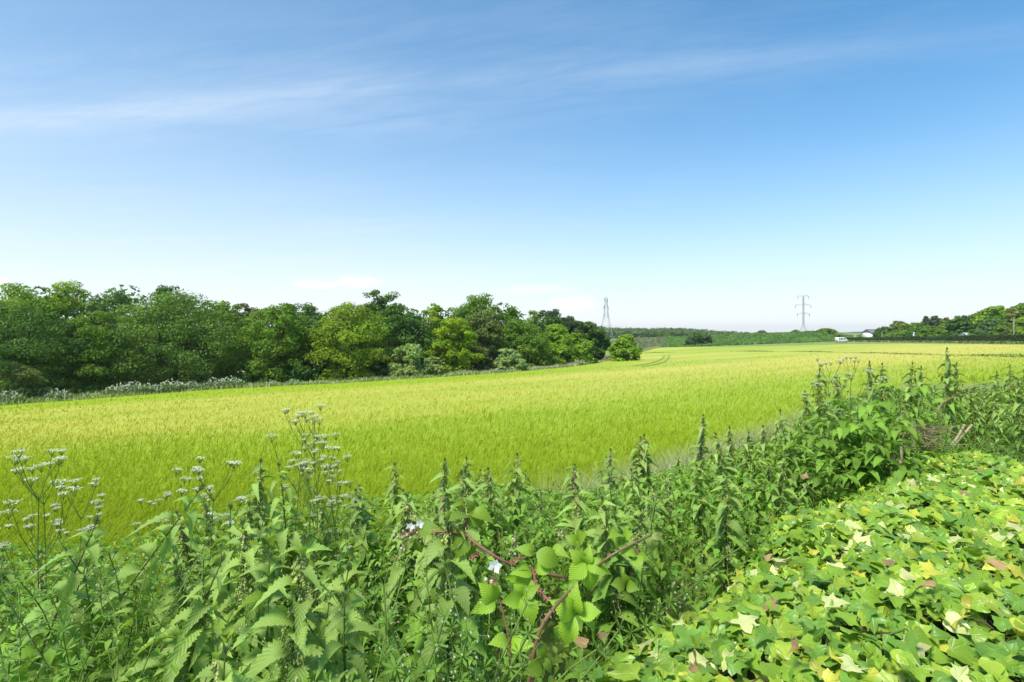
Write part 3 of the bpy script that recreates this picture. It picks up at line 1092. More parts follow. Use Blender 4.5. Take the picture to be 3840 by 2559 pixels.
BELT = [
    (3345, 1246, 90, 222, 'mid', 'bush', 1200, 'low green bush at the foot of the short pole'), (3440, 1240, 100, 214, 'dark', 'bush', 1300, 'dark bush at the foot of the white post'),
    (3530, 1238, 110, 212, 'mid', 'bush', 1500, 'green bush below the greyish crown in the belt'), (3600, 1232, 90, 214, 'dark', 'bush', 1300, 'dark bush behind the sheet roofed shed'),
    (3690, 1222, 120, 160, 'mid', 'bush', 1800, 'spreading bush under the yellow green tree'), (3790, 1225, 120, 156, 'dark', 'bush', 1800, 'dark bush at the foot of the tall pole'), (3570, 1200, 110, 236, 'mid', 'dome', 1800, 'rounded green crown filling the belt between the pines and the stepped tree'),
    (3430, 1210, 110, 232, 'mid', 'dome', 1700, 'plain green crown filling the belt left of the pines'), (3352, 1228, 90, 236, 'mid', 'dome', 1500, 'plain green crown at the left end of the belt'),
    (3300, 1231, 40, 225, 'dark', 'column', 1500, 'dark upright tree beside the white house'), (3325, 1226, 66, 222, 'dark', 'dome', 2200, 'rounded dark tree behind the short pole'),
    (3372, 1202, 60, 228, 'grey', 'column', 1500, 'thin grey green tree with an open top behind the hedge'), (3408, 1213, 84, 215, 'mid', 'dome', 2400, 'rounded green tree left of the white post'),
    (3455, 1224, 70, 212, 'dark', 'dome', 2000, 'dark tree just right of the white post'), (3490, 1222, 90, 208, 'mid', 'dome', 2400, 'spreading green tree right of the white post'),
    (3470, 1187, 44, 238, 'pine', 'oak', 1500, 'left dark pine standing above the tree belt'), (3507, 1182, 54, 238, 'pine', 'oak', 1900, 'right dark pine standing above the tree belt'),
    (3550, 1191, 60, 234, 'grey', 'dome', 1700, 'greyish crown between the pines and the taller green tree'), (3555, 1212, 80, 205, 'mid', 'dome', 2200, 'green tree below the greyish crown in the belt'),
    (3606, 1181, 82, 208, 'dark', 'oak', 2600, 'dark green tree with a stepped top left of the yellow green one'), (3655, 1188, 44, 215, 'grey', 'column', 900, 'wispy crown in the gap left of the yellow green tree'),
    (3668, 1166, 110, 178, 'yellow', 'dome', 3800, 'yellow green tree at the left end of the tall right hand group'), (3740, 1147, 150, 182, 'bright', 'dome', 4600, 'tall light green tree of the right hand group'),
    (3722, 1192, 100, 158, 'blue', 'dome', 3600, 'bluish green tree low in front of the tall right hand group'), (3772, 1199, 90, 152, 'mid', 'dome', 3200, 'green tree beside the tall pole'),
    (3828, 1137, 150, 176, 'mid', 'dome', 4600, 'tallest tree of the right hand group, cut by the picture edge'), (3850, 1185, 110, 150, 'bright', 'dome', 3200, 'light green tree at the right edge below the tallest one'),
    (3805, 1152, 60, 150, 'grey', 'dome', 1500, 'sparse greyish tree with pale stem behind the tall pole'),
    (3930, 1128, 150, 160, 'mid', 'dome', 3000, 'tree at the right edge of the picture, largely out of view'),
]
def hedge_depth(u):
    return float(np.interp(u, [3178, 3500, 3840, 4200], [259, 208, 160, 120]))


for (u, vt, w, d, tone, form, n, lab) in BELT:
    n = int(n * 2.6)
    d = hedge_depth(u) + 10 + (d - 205 if u < 3650 else d - 150)
    tree_at('belt_tree', lab, 'tree', u, vt, w, 0, tone, form, .04, int(n * 1.3), depth=d, nc=int(40 + n / 90), size=max(.36, d * .0024), group='trees behind the hedge on the right')


def make_hedge():
    A = hit(3178, 1281)[:2]; B = hit(3500, 1283)[:2]; Cc = hit(3840, 1287)[:2]; D = hit(4200, 1292)[:2]
    poly = np.array([A, B, Cc, D])
    root = empty('hedge', (A[0], A[1], float(ground(*A))))
    tag(root, 'long clipped dark green hedge along the right far side of the field', 'hedge')
    n = 16000
    p, q = along(poly, n)
    d = np.hypot(p[:, 0], p[:, 1])
    dirv = p / d[:, None]
    th = rng.uniform(0, 1, n)
    # box-shaped section, leaves on its front and top
    top = rng.uniform(0, 1, n) < .4
    hh = np.interp(q, [0, .3, .6, 1], [1.5, 1.8, 2.2, 2.3]) + 0.12 * bumps(p[:, 0], p[:, 1], 12, 5)
    zz = np.where(top, hh + rng.normal(0, .08, n), th * hh)
    off = np.where(top, rng.uniform(0, 1.4, n), rng.normal(0, .12, n))
    p = p + dirv * off[:, None]
    pos = np.c_[p, ground(p[:, 0], p[:, 1]) + zz]
    s = (d * 0.0016 * rng.uniform(.6, 1.4, n))[:, None]
    nr = rng.normal(0, .6, (n, 3)) + np.where(top[:, None], [0, 0, 1.0], [-.3, -1.0, .3])
    nr /= np.linalg.norm(nr, axis=1)[:, None]
    a = np.cross(nr, rng.normal(0, 1, (n, 3))); a /= np.linalg.norm(a, axis=1)[:, None]
    b = np.cross(nr, a)
    V = np.stack([pos - a * s, pos + b * s * .6, pos + a * s, pos - b * s * .6], 1)
    t = np.array([0.068, 0.105, 0.026]) * rng.normal(1, .2, (n, 1)).clip(.5, 1.5) * (1 + .2 * bumps(pos[:, 0], pos[:, 1], 9, 2))[:, None]
    o = obj('foliage', mesh('foliage', V.reshape(-1, 3), [np.arange(n * 4).reshape(-1, 4)], M['tree_leaf'], False, np.repeat(t, 4, 0)), root, loc=-np.array(root.location))
    o['kind'] = 'stuff'
    mb = MB()
    for (a0, b0) in zip(poly[:-1], poly[1:]):
        for f in np.linspace(0, 1, 14):
            c = a0 * (1 - f) + b0 * f
            g = float(ground(*c))
            mb.tube([(c[0] + .5, c[1] + .4, g - .2), (c[0] + .5, c[1] + .5, g + 1.3)], [.06, .02], 4)
    o = obj('stems', mb.mesh('stems', M['bark']), root, loc=-np.array(root.location)); o['kind'] = 'stuff'
    # grass verge in front of it
    n = 9000
    p, q = along(poly, n)
    dirv = p / np.linalg.norm(p, axis=1)[:, None]
    off = -rng.uniform(0, 1, n) ** 1.3 * np.interp(q, [0, .3, 1], [3, 9, 16])
    p = p + dirv * off[:, None]
    c = grass_colours(n) * .95
    d = np.hypot(p[:, 0], p[:, 1])
    me = blades('verge_grass', p[:, 0], p[:, 1], ground(p[:, 0], p[:, 1]), rng.uniform(.3, .8, n), d * .0025, rng.uniform(.1, .5, n), M['herb'], c)
    tag(obj('verge_grass', me), 'strip of rough green and dry grass between the hedge and the barley', 'grass', kind='stuff')


make_hedge()

# blue wooded ridge on the skyline
def make_ridge():
    n = 60
    V, C = [], []
    us = np.linspace(2900, 3400, n)
    d = 2600.0
    top = np.interp(us, [2900, 3060, 3160, 3260, 3400], [1262, 1255, 1246, 1242, 1246]) + rng.normal(0, .5, n)
    pts = []
    for u, v in zip(us, top):
        a, b = ray(u, v)
        z = EYE + b * d
        pts += [(a * (d - 500), d - 500, z - 14), (a * d, d, z), (a * (d + 500), d + 500, z - 15)]
    i = np.arange(n - 1)[:, None] * 3 + np.arange(2)[None, :]
    Q = np.stack([i, i + 3, i + 4, i + 1], -1).reshape(-1, 4)
    m = plain_mat('wooded_ridge', (0.05, 0.085, 0.045), 1.0, 0.02, (0.035, 0.06, 0.035))
    tag(obj('hills', mesh('hills', pts, [Q], m, True)), kind='structure')


make_ridge()

# ------------------------------------------------------------------ the thin summer haze over the country
def make_haze():
    mb = MB(); mb.box((-3700, -3700, -34), (3700, 3700, 44))
    m = bpy.data.materials.new('haze')
    t = NT(nodes_of(m))
    pv = t.n('ShaderNodeVolumePrincipled')
    pv.inputs['Color'].default_value = (0.93, 0.97, 1.0, 1)
    pv.inputs['Density'].default_value = HAZE
    pv.inputs['Anisotropy'].default_value = 0.3
    out = t.n('ShaderNodeOutputMaterial')
    t.link(pv.outputs[0], out.inputs['Volume'])
    tag(obj('haze', mb.mesh('haze', m)), kind='stuff')


HAZE = 0.00014
make_haze()

# ------------------------------------------------------------------ pylons, poles, buildings, van
def pylon(label, u, vtop, d, arms, wb, wt, waist):
    a, b = ray(u, vtop)
    x, y = a * d, d
    g = float(ground(x, y))
    H = EYE + b * d - g
    root = empty('pylon', (x, y, g))
    tag(root, label, 'pylon', 'steel pylons on the skyline')
    th = 0.10
    hw = H * waist
    def half(z):
        return wb + (wt - wb) * (z / hw) ** 0.8 if z < hw else wt + (0.45 - wt) * (z - hw) / (H - hw)
    for sx in (-1, 1):
        for sy in (-1, 1):
            mb = MB()
            zz = np.linspace(0, H * .97, 12)
            mb.tube([(sx * half(z), sy * half(z), z) for z in zz], th * 1.15, 4)
            obj('leg', mb.mesh('leg', M['steel']), root)
    mb = MB()
    z = 0.0
    lev = [0]
    while z < H * .95:
        z += max(1.9, half(z) * 2.1)
        lev.append(min(z, H * .96))
    for z0, z1 in zip(lev[:-1], lev[1:]):
        h0, h1 = half(z0), half(z1)
        for k in range(4):
            c = [(-1, -1), (1, -1), (1, 1), (-1, 1)]
            p, q = c[k], c[(k + 1) % 4]
            mb.tube([(p[0] * h0, p[1] * h0, z0), (q[0] * h1, q[1] * h1, z1)], th * .5, 3)
            mb.tube([(q[0] * h0, q[1] * h0, z0), (p[0] * h1, p[1] * h1, z1)], th * .5, 3)
            mb.tube([(p[0] * h1, p[1] * h1, z1), (q[0] * h1, q[1] * h1, z1)], th * .5, 3)
    o = obj('lattice', mb.mesh('lattice', M['steel']), root)
    for zf, L, rot in arms:
        zc = H * zf
        mb = MB()
        ca, sa = math.cos(rot), math.sin(rot)
        for s in (-1, 1):
            tip = np.array([s * L * ca, s * L * sa, zc + .1])
            for sy in (-1, 1):
                mb.tube([(s * half(zc) * .8, sy * half(zc), zc), tip], th * .9, 4)
                mb.tube([(s * half(zc) * .8, sy * half(zc), zc + 1.3), tip], th * .8, 4)
            for f in (.3, .6):
                m0 = tip * f
                mb.tube([(m0[0], m0[1], zc), (m0[0], m0[1], zc + 1.3 * (1 - f))], th * .7, 4)
        ar = obj('cross_arm', mb.mesh('cross_arm', M['steel']), root)
        for s in (-1, 1):
            mi = MB()
            tip = np.array([s * L * ca, s * L * sa, zc])
            zz = np.linspace(0, -2.6, 9)
            mi.tube([(tip[0], tip[1], zc + q) for q in zz], [.12 if k % 2 else .3 for k in range(9)], 6)
            obj('insulator', mi.mesh('insulator', M['slate']), ar)


pylon('lattice pylon rising behind the lone willow, legs spread wide', 2273, 1117, 440, [(.985, 4.6, 1.15), (.80, 6.4, 1.15), (.62, 5.4, 1.15)], 5.6, 1.7, .6)
pylon('slim dark pylon with three wide cross arms, right of the middle', 3013, 1107, 520, [(.975, 5.6, .2), (.745, 8.0, .2), (.52, 6.2, .2)], 3.4, .6, .25)


def pole(label, u, vt, vb, d, arm=True, r=.13):
    a, b = ray(u, vb)
    x, y = a * d, d
    g = float(ground(x, y))
    H = EYE + ray(u, vt)[1] * d - g
    root = empty('utility_pole', (x, y, g))
    tag(root, label, 'pole')
    mb = MB(); mb.tube([(0, 0, -.3), (0.02, 0, H * .5), (0.0, 0, H)], [r, r * .9, r * .75], 8)
    mb.tube([(0, 0, H), (0, 0, H + .06)], [r * .8, .01], 8)
    obj('post', mb.mesh('post', M['pole'], True), root)
    if arm:
        mb = MB(); mb.box((-.7, -.06, H - .5), (.7, .06, H - .38))
        ar = obj('cross_arm', mb.mesh('cross_arm', M['pole']), root)
        for xx in (-.6, -.25, .25, .6):
            mb = MB(); mb.tube([(xx, 0, H - .38), (xx, 0, H - .3), (xx, 0, H - .24), (xx, 0, H - .18)], [.02, .05, .03, .045], 6)
            obj('insulator', mb.mesh('insulator', M['white']), ar)


pole('short pale wooden pole standing in the hedge', 3308, 1241, 1272, 240, False, .16)
pole('tall pale utility pole before the right hand trees', 3802, 1196, 1264, 168, True, .17)

# white signal-like post behind the hedge
p_ = ray(3428, 1272); d_ = 224
root = empty('white_post', (p_[0] * d_, d_, float(ground(p_[0] * d_, d_))))
tag(root, 'small white post with a plate, standing behind the hedge', 'post')
hz_ = EYE + ray(0, 1248)[1] * d_ - root.location.z
mb = MB(); mb.tube([(0, 0, 0), (0, 0, hz_)], .14, 8); obj('post', mb.mesh('post', M['white'], True), root)
mb = MB(); mb.box((-.55, -.2, hz_ * .55), (.05, -.1, hz_ * .55 + 1.0)); obj('plate', mb.mesh('plate', M['white']), root)
mb = MB(); mb.box((-.25, -.25, hz_ * .86), (.25, .2, hz_ + .15)); obj('cap', mb.mesh('cap', M['white']), root)


def gabled(name, label, cat, u, vroof, vbase, d, w, dep, rise, wallm, roofm, rot=0.0, rows=1, cols=2, chimney=True):
    a, b = ray(u, vbase)
    x, y = a * d, d
    g = min(float(ground(x, y)), EYE + b * d)
    H = EYE + ray(u, vroof)[1] * d - g
    eav = H - rise
    root = empty(name, (x, y, g)); root.rotation_euler = (0, 0, rot)
    tag(root, label, cat)
    mb = MB(); mb.box((-w / 2, -dep / 2, -.5), (w / 2, dep / 2, eav))
    mb.prism([(-w / 2 + .001, eav), (w / 2 - .001, eav), (0.0, eav)], -dep / 2, dep / 2)
    wl = obj('wall', mb.mesh('wall', wallm), root)
    mb = MB()
    # ridge along x
    for s in (-1, 1):
        V = [(-w / 2 - .3, s * (dep / 2 + .3), eav - .1), (w / 2 + .3, s * (dep / 2 + .3), eav - .1), (w / 2 + .3, 0, H), (-w / 2 - .3, 0, H)]
        V2 = [(p, q, z + .16) for p, q, z in V]
        mb.add(V + V2, [(0, 1, 2, 3), (4, 7, 6, 5), (0, 4, 5, 1), (1, 5, 6, 2), (2, 6, 7, 3), (3, 7, 4, 0)])
    for s in (-1, 1):
        mb.add([(s * w / 2, -dep / 2, eav), (s * w / 2, dep / 2, eav), (s * w / 2, 0, H - .05)], None, [(0, 1, 2)])
    rf = obj('roof', mb.mesh('roof', roofm), root)
    if chimney:
        mb = MB(); mb.box((w * .28, -.4, H - .6), (w * .28 + .8, .4, H + .9)); obj('chimney', mb.mesh('chimney', M['stone']), rf)
    for r_ in range(rows):
        for c_ in range(cols):
            xx = -w / 2 + w * (c_ + .5) / cols; z0 = eav * (r_ + .35) / rows
            ww, hh = min(.55, w / cols * .28), min(.7, eav / rows * .25)
            mb = MB(); mb.box((xx - ww, -dep / 2 - .06, z0 - .05), (xx + ww, -dep / 2 + .02, z0 + 2 * hh))
            wn = obj('window', mb.mesh('window', M['white']), root)
            mb = MB(); mb.box((xx - ww + .09, -dep / 2 - .075, z0 + .06), (xx + ww - .09, -dep / 2 - .061, z0 + 2 * hh - .09))
            obj('pane', mb.mesh('pane', M['glass']), wn)
    return root


gabled('house', 'tall white house with a grey roof half hidden by trees', 'house', 3274, 1236, 1270, 285, 7.0, 6, 1.6, M['white'], M['slate'], .12, 3, 4)
gabled('stone_cottage', 'low stone coloured cottage roof left of the sheet roofed shed, behind the hedge', 'house', 3590, 1251, 1266, 212, 12, 6, 1.8, M['stone'], M['stone'], -.1, 1, 3)
gabled('outbuilding', 'small stone gable peeping over the hedge under the trees', 'house', 3513, 1257, 1268, 222, 5, 4, 1.2, M['stone'], M['concrete'], .3, 1, 2, False)
gabled('sheet_shed', 'shed with a pale blue sheet roof behind the hedge', 'shed', 3645, 1249, 1266, 203, 7, 5, 1.8, M['stone'], M['tin'], .2, 1, 1, False)


def low_shed():
    u, v, d = 3208, 1264, 320
    a, b = ray(u, 1275)
    x, y = a * d, d
    g = float(ground(x, y))
    z = EYE + ray(u, 1262)[1] * d - g
    root = empty('farm_shed', (x, y, g))
    tag(root, 'long low open shed with a pale flat roof at the far end of the field', 'shed')
    mb = MB(); mb.box((-8.5, -3, z - .7), (8.5, 4, z)); obj('roof', mb.mesh('roof', M['concrete']), root)
    mb = MB(); mb.box((-8, 3.2, -.5), (8, 3.6, z - .71)); obj('wall', mb.mesh('wall', M['slate']), root)
    for xx in (-8, -4, 0, 4, 8):
        mb = MB(); mb.box((xx - .15, -2.8, -.5), (xx + .15, -2.5, z - .71)); obj('post', mb.mesh('post', M['concrete']), root)


low_shed()


def van():
    u, d = 3156, 240
    a, _ = ray(u, 0)
    x, y = a * d, d
    g = EYE + ray(0, 1285.5)[1] * d
    g = max(g, float(ground(x, y)))
    root = empty('white_van', (x, y, g)); root.rotation_euler = (0, 0, R(14))
    tag(root, 'white van parked at the far corner of the field, left end of the hedge', 'van')
    mb = MB()
    prof = [(-2.6, .45), (2.55, .45), (2.62, .9), (2.45, 1.2), (1.75, 1.35), (1.15, 2.1), (.95, 2.25), (-2.4, 2.3), (-2.6, 2.1)]
    mb.prism(prof, -.95, .95)
    obj('body', mb.mesh('body', M['white']), root)
    for s in (-1, 1):
        for (x0, x1) in ((.2, 1.1), (-1.2, -.1), (-2.3, -1.35)):
            mb = MB(); mb.box((x0, s * .955 - .012, 1.4), (x1, s * .955 + .012, 1.98)); obj('window', mb.mesh('window', M['glass']), root)
        mb = MB(); mb.box((2.5, s * .7 - .14, .85), (2.63, s * .7 + .14, 1.05)); obj('headlight', mb.mesh('headlight', M['glass']), root)
        for xx in (-1.7, 1.6):
            mb = MB(); mb.tube([(xx, s * .98, .36), (xx, s * .76, .36)], .36, 14)
            w = obj('wheel', mb.mesh('wheel', M['rubber']), root)
            mb = MB(); mb.tube([(xx, s * .99, .36), (xx, s * .992, .36)], [.2, .01], 10); obj('hub', mb.mesh('hub', M['steel']), w)
    mb = MB(); mb.add([(1.76, -.85, 1.36), (1.76, .85, 1.36), (1.18, .8, 2.07), (1.18, -.8, 2.07)], [(0, 1, 2, 3)])
    obj('windscreen', mb.mesh('windscreen', M['glass']), root, loc=(.02, 0, .02))


van()
# ------------------------------------------------------------------ the near bank: leaf shapes
def leaf_shape(n, wmax, peak, serr, arch, fold, petiole=0.12, twist=0.0, heart=0.0, name='leaf', mat=None, wave=0.0, tip=0.9):
    """a blade along +Y, length 1 with its stalk, built of three columns and toothed at the rim"""
    V, UV = [], []
    pw = 0.012
    rows = [(-petiole, pw, 0)] + []
    for i in range(n + 1):
        f = i / n
        if f <= peak: w = wmax * math.sin(math.pi / 2 * (0.28 + 0.72 * (f / peak)) ) if heart else wmax * math.sin(math.pi / 2 * (f / peak)) ** 0.6
        else: w = wmax * math.cos(math.pi / 2 * ((f - peak) / (1 - peak))) ** tip
        if 0 < i < n: w *= 1 + (serr if i % 2 else -serr)
        rows.append((f, max(w, 0.003), f))
    tot = 1 + petiole
    for (yy, w, f) in rows:
        y = (yy + petiole) / tot
        tw = twist * f
        zc = -arch * f ** 2.0 + 0.10 * math.sin(math.pi * min(1, y))
        yl = y * (1 - 0.22 * arch * f)
        back = -heart * w if f == 0 else 0
        for s in (-1, 0, 1):
            z = zc + fold * abs(s) * w + (wave * math.sin(f * 9 + s) * abs(s))
            dx = s * w
            V.append((dx * math.cos(tw), yl + abs(s) * back + (0.35 * w * serr * 4 if (s and yy > 0 and yy < 1 and int(round(yy * n)) % 2) else 0), z + dx * math.sin(tw)))
            UV.append((0.5 + s * w / (2 * wmax) * 0.98, max(0, f)))
    Q = []
    for r_ in range(len(rows) - 1):
        for c_ in range(2):
            a = r_ * 3 + c_
            Q.append((a, a + 1, a + 4, a + 3))
    return mesh(name, V, [Q], mat or M['nettle_leaf'], True, uv=UV)


NL = [leaf_shape(19, .25, .22, .13, .45, .40, .13, 0.0, .25), leaf_shape(19, .22, .20, .14, .75, .60, .13, .3, .25),
      leaf_shape(19, .27, .24, .12, .30, .25, .12, -.25, .25), leaf_shape(19, .21, .20, .14, 1.0, .50, .14, .15, .25),
      leaf_shape(19, .23, .23, .13, .60, .80, .12, -.4, .25)]
BL = [leaf_shape(19, .33, .42, .07, .28, .22, .08, 0, 0, tip=1.3, mat=M['bramble_leaf']), leaf_shape(19, .30, .40, .08, .45, .40, .08, .15, 0, tip=1.3, mat=M['bramble_leaf']),
      leaf_shape(19, .36, .45, .07, .18, .12, .08, -.1, 0, tip=1.3, mat=M['bramble_leaf'])]
EL = [leaf_shape(12, .20, .40, .04, .35, .25, .06, 0, 0, mat=M['nettle_leaf']), leaf_shape(12, .23, .42, .04, .55, .35, .06, .2, 0, mat=M['nettle_leaf'])]


def basis(ydir, roll=0.0, up=(0, 0, 1)):
    y = Vector(ydir).normalized()
    x = y.cross(Vector(up))
    if x.length < 1e-3: x = Vector((1, 0, 0))
    x.normalize()
    z = x.cross(y)
    if roll:
        q = Matrix.Rotation(roll, 3, y)
        x = q @ x; z = q @ z
    return Matrix((x, y, z)).transposed()


def put_leaf(me, parent, pos, ydir, size, roll=0.0, color=(.07, .14, .03), name='leaf', up=(0, 0, 1)):
    o = obj(name, me, parent, pos, basis(ydir, roll, up).to_euler(), size, (*color, 1))
    return o


NETTLE_G = np.array([0.205, 0.365, 0.048])


def tassel_geo(mb, p, d, L, col):
    """a hanging flower string: a thread set with little knobs"""
    n = 6
    pts = []
    for i in range(n):
        f = i / (n - 1)
        pts.append(p + d * L * 0.45 * math.sin(f * 1.4) + np.array([0, 0, -L * f ** 1.5 * .9]))
    pts = np.array(pts)
    mb.tube(pts, [.0008, .0011, .0016, .0016, .0014, .0008], 3, col)
    for i in range(1, n):
        for k in range(3):
            c = pts[i] + rng.normal(0, .0028, 3) - (pts[i] - pts[i - 1]) * rng.uniform(0, 1)
            r_ = rng.uniform(.0018, .0034)
            cc = col * rng.uniform(.75, 1.3)
            V = c + np.array([[r_, 0, 0], [-r_ * .5, r_ * .87, 0], [-r_ * .5, -r_ * .87, 0], [0, 0, r_ * 1.3], [0, 0, -r_ * 1.3]])
            mb.add(V, None, [(0, 1, 3), (1, 2, 3), (2, 0, 3), (1, 0, 4), (2, 1, 4), (0, 2, 4)], cc)


def nettle_proto(k, flowering, purple, label):
    root = empty('stinging_nettle')
    H = 1.45
    n = 14
    z = np.linspace(0, H, n)
    bx = np.cumsum(rng.normal(0, .006, n)); by = np.cumsum(rng.normal(0, .006, n))
    pts = np.c_[bx, by, z]
    mb = MB()
    base = np.array([0.21, 0.15, 0.085]) if purple else np.array([0.10, 0.13, 0.045])
    top = np.array([0.15, 0.20, 0.06])
    cc = base[None] * (1 - (z / H)[:, None] ** 2) + top[None] * (z / H)[:, None] ** 2
    mb.tube(pts, np.interp(z, [0, H * .8, H], [.0048, .0032, .0012]), 5, cc)
    # petiole nodes
    nodes = []
    zz, gap = 0.46, .088
    while zz < H - .02:
        nodes.append(zz)
        zz += gap
        gap = max(.027, gap * (.905 if not flowering else .90))
    phi = rng.uniform(0, 6.28)
    tas = MB()
    for i, zn in enumerate(nodes):
        f = i / (len(nodes) - 1)
        size = np.interp(f, [0, .35, .7, .9, 1], [.086, .102, .090, .074, .050]) * rng.uniform(.85, 1.12)
        c0 = np.array([np.interp(zn, z, bx), np.interp(zn, z, by), zn])
        for s in (0, math.pi):
            a = phi + s + rng.normal(0, .22)
            el = np.interp(f, [0, .6, .88, 1], [-.10, .12, .25, .75]) + rng.normal(0, .16)
            d = np.array([math.cos(a) * math.cos(el), math.sin(a) * math.cos(el), math.sin(el)])
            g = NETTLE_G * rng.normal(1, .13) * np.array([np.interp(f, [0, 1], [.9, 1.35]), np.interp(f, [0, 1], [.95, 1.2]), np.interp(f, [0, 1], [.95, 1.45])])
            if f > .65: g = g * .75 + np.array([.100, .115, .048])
            me = NL[rng.integers(0, 5)] if f < .85 else NL[rng.choice([1, 3, 4])]
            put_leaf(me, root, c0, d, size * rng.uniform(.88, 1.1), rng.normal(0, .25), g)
            if flowering and f > .30:
                for q in range(3 if f > .5 else 2):
                    aa = a + 1.2 * (q - 1) + rng.normal(0, .4)
                    dd = np.array([math.cos(aa), math.sin(aa), .3])
                    tcol = np.array([0.48, 0.54, 0.19]) if not purple else np.array([0.56, 0.52, 0.28])
                    tassel_geo(tas, c0, dd, np.interp(f, [.3, .6, 1], [.055, .075, .022]) * rng.uniform(.7, 1.3), tcol)
        phi += math.pi / 2
    obj('stem', mb.mesh('stem', M['herb'], True), root)
    # the tight bud of young leaves at the tip
    bud = MB()
    c0 = pts[-1]
    for q in range(9):
        a = q * 2.4
        d = np.array([math.cos(a) * .5, math.sin(a) * .5, 1.0]); d /= np.linalg.norm(d)
        w = np.cross(d, [0, 0, 1.0]); w /= np.linalg.norm(w)
        L = .012 + .0012 * q
        b0 = c0 - np.array([0, 0, .002 * q])
        bud.add([b0, b0 + d * L * .45 + w * L * .2, b0 + d * L, b0 + d * L * .45 - w * L * .2], [(0, 1, 2, 3)], None, np.array([.15, .21, .075]) * rng.normal(1, .12))
    obj('bud', bud.mesh('bud', M['herb']), root)
    if flowering:
        o = obj('flower_tassels', tas.mesh('flower_tassels', M['herb']), root)
        o['kind'] = 'stuff'
    tag(root, label, 'nettle', 'stinging nettles crowding the bank')
    return root


def copy_thing(root):
    r_ = root.copy()
    COL.objects.link(r_)
    for ch in root.children:
        c = ch.copy(); COL.objects.link(c); c.parent = r_
        for g in ch.children:
            d = g.copy(); COL.objects.link(d); d.parent = c
    return r_


PROTO = [nettle_proto(k, fl, pu, 'x') for k, (fl, pu) in enumerate([(True, False), (True, True), (False, False), (True, False), (False, True), (True, True), (False, False), (True, False)])]
PROTO_CH = [list(p.children) for p in PROTO]
used = [False] * len(PROTO)
DAMP = []


def place_nettle(k, x, y, ztop, label, lean=(0, 0), girth=1.0, rz=None, shade=1.0):
    g = float(ground(x, y))
    L = ztop - g
    if not used[k]:
        used[k] = True
        o = PROTO[k]
    else:
        o = PROTO[k].copy()
        COL.objects.link(o)
        for ch in PROTO_CH[k]:
            c = ch.copy(); COL.objects.link(c); c.parent = o
            col = ch.color
            j = random.uniform(.86, 1.14) * shade
            c.color = (col[0] * j * random.uniform(.93, 1.08), col[1] * j, col[2] * j, 1)
    o.rotation_mode = 'ZYX'
    o.rotation_euler = (lean[1], lean[0], random.uniform(0, 6.28) if rz is None else rz)
    c_ = math.cos(math.hypot(*lean))
    sc = L / 1.45 / max(.5, c_)
    hs = min(1.15, max(.72, 0.97 * girth))
    o.scale = (hs, hs, max(.45, min(sc, 1.35)))
    o.location = (x, y, ztop - 1.45 * o.scale[2] * c_)
    o['label'] = label
    return o


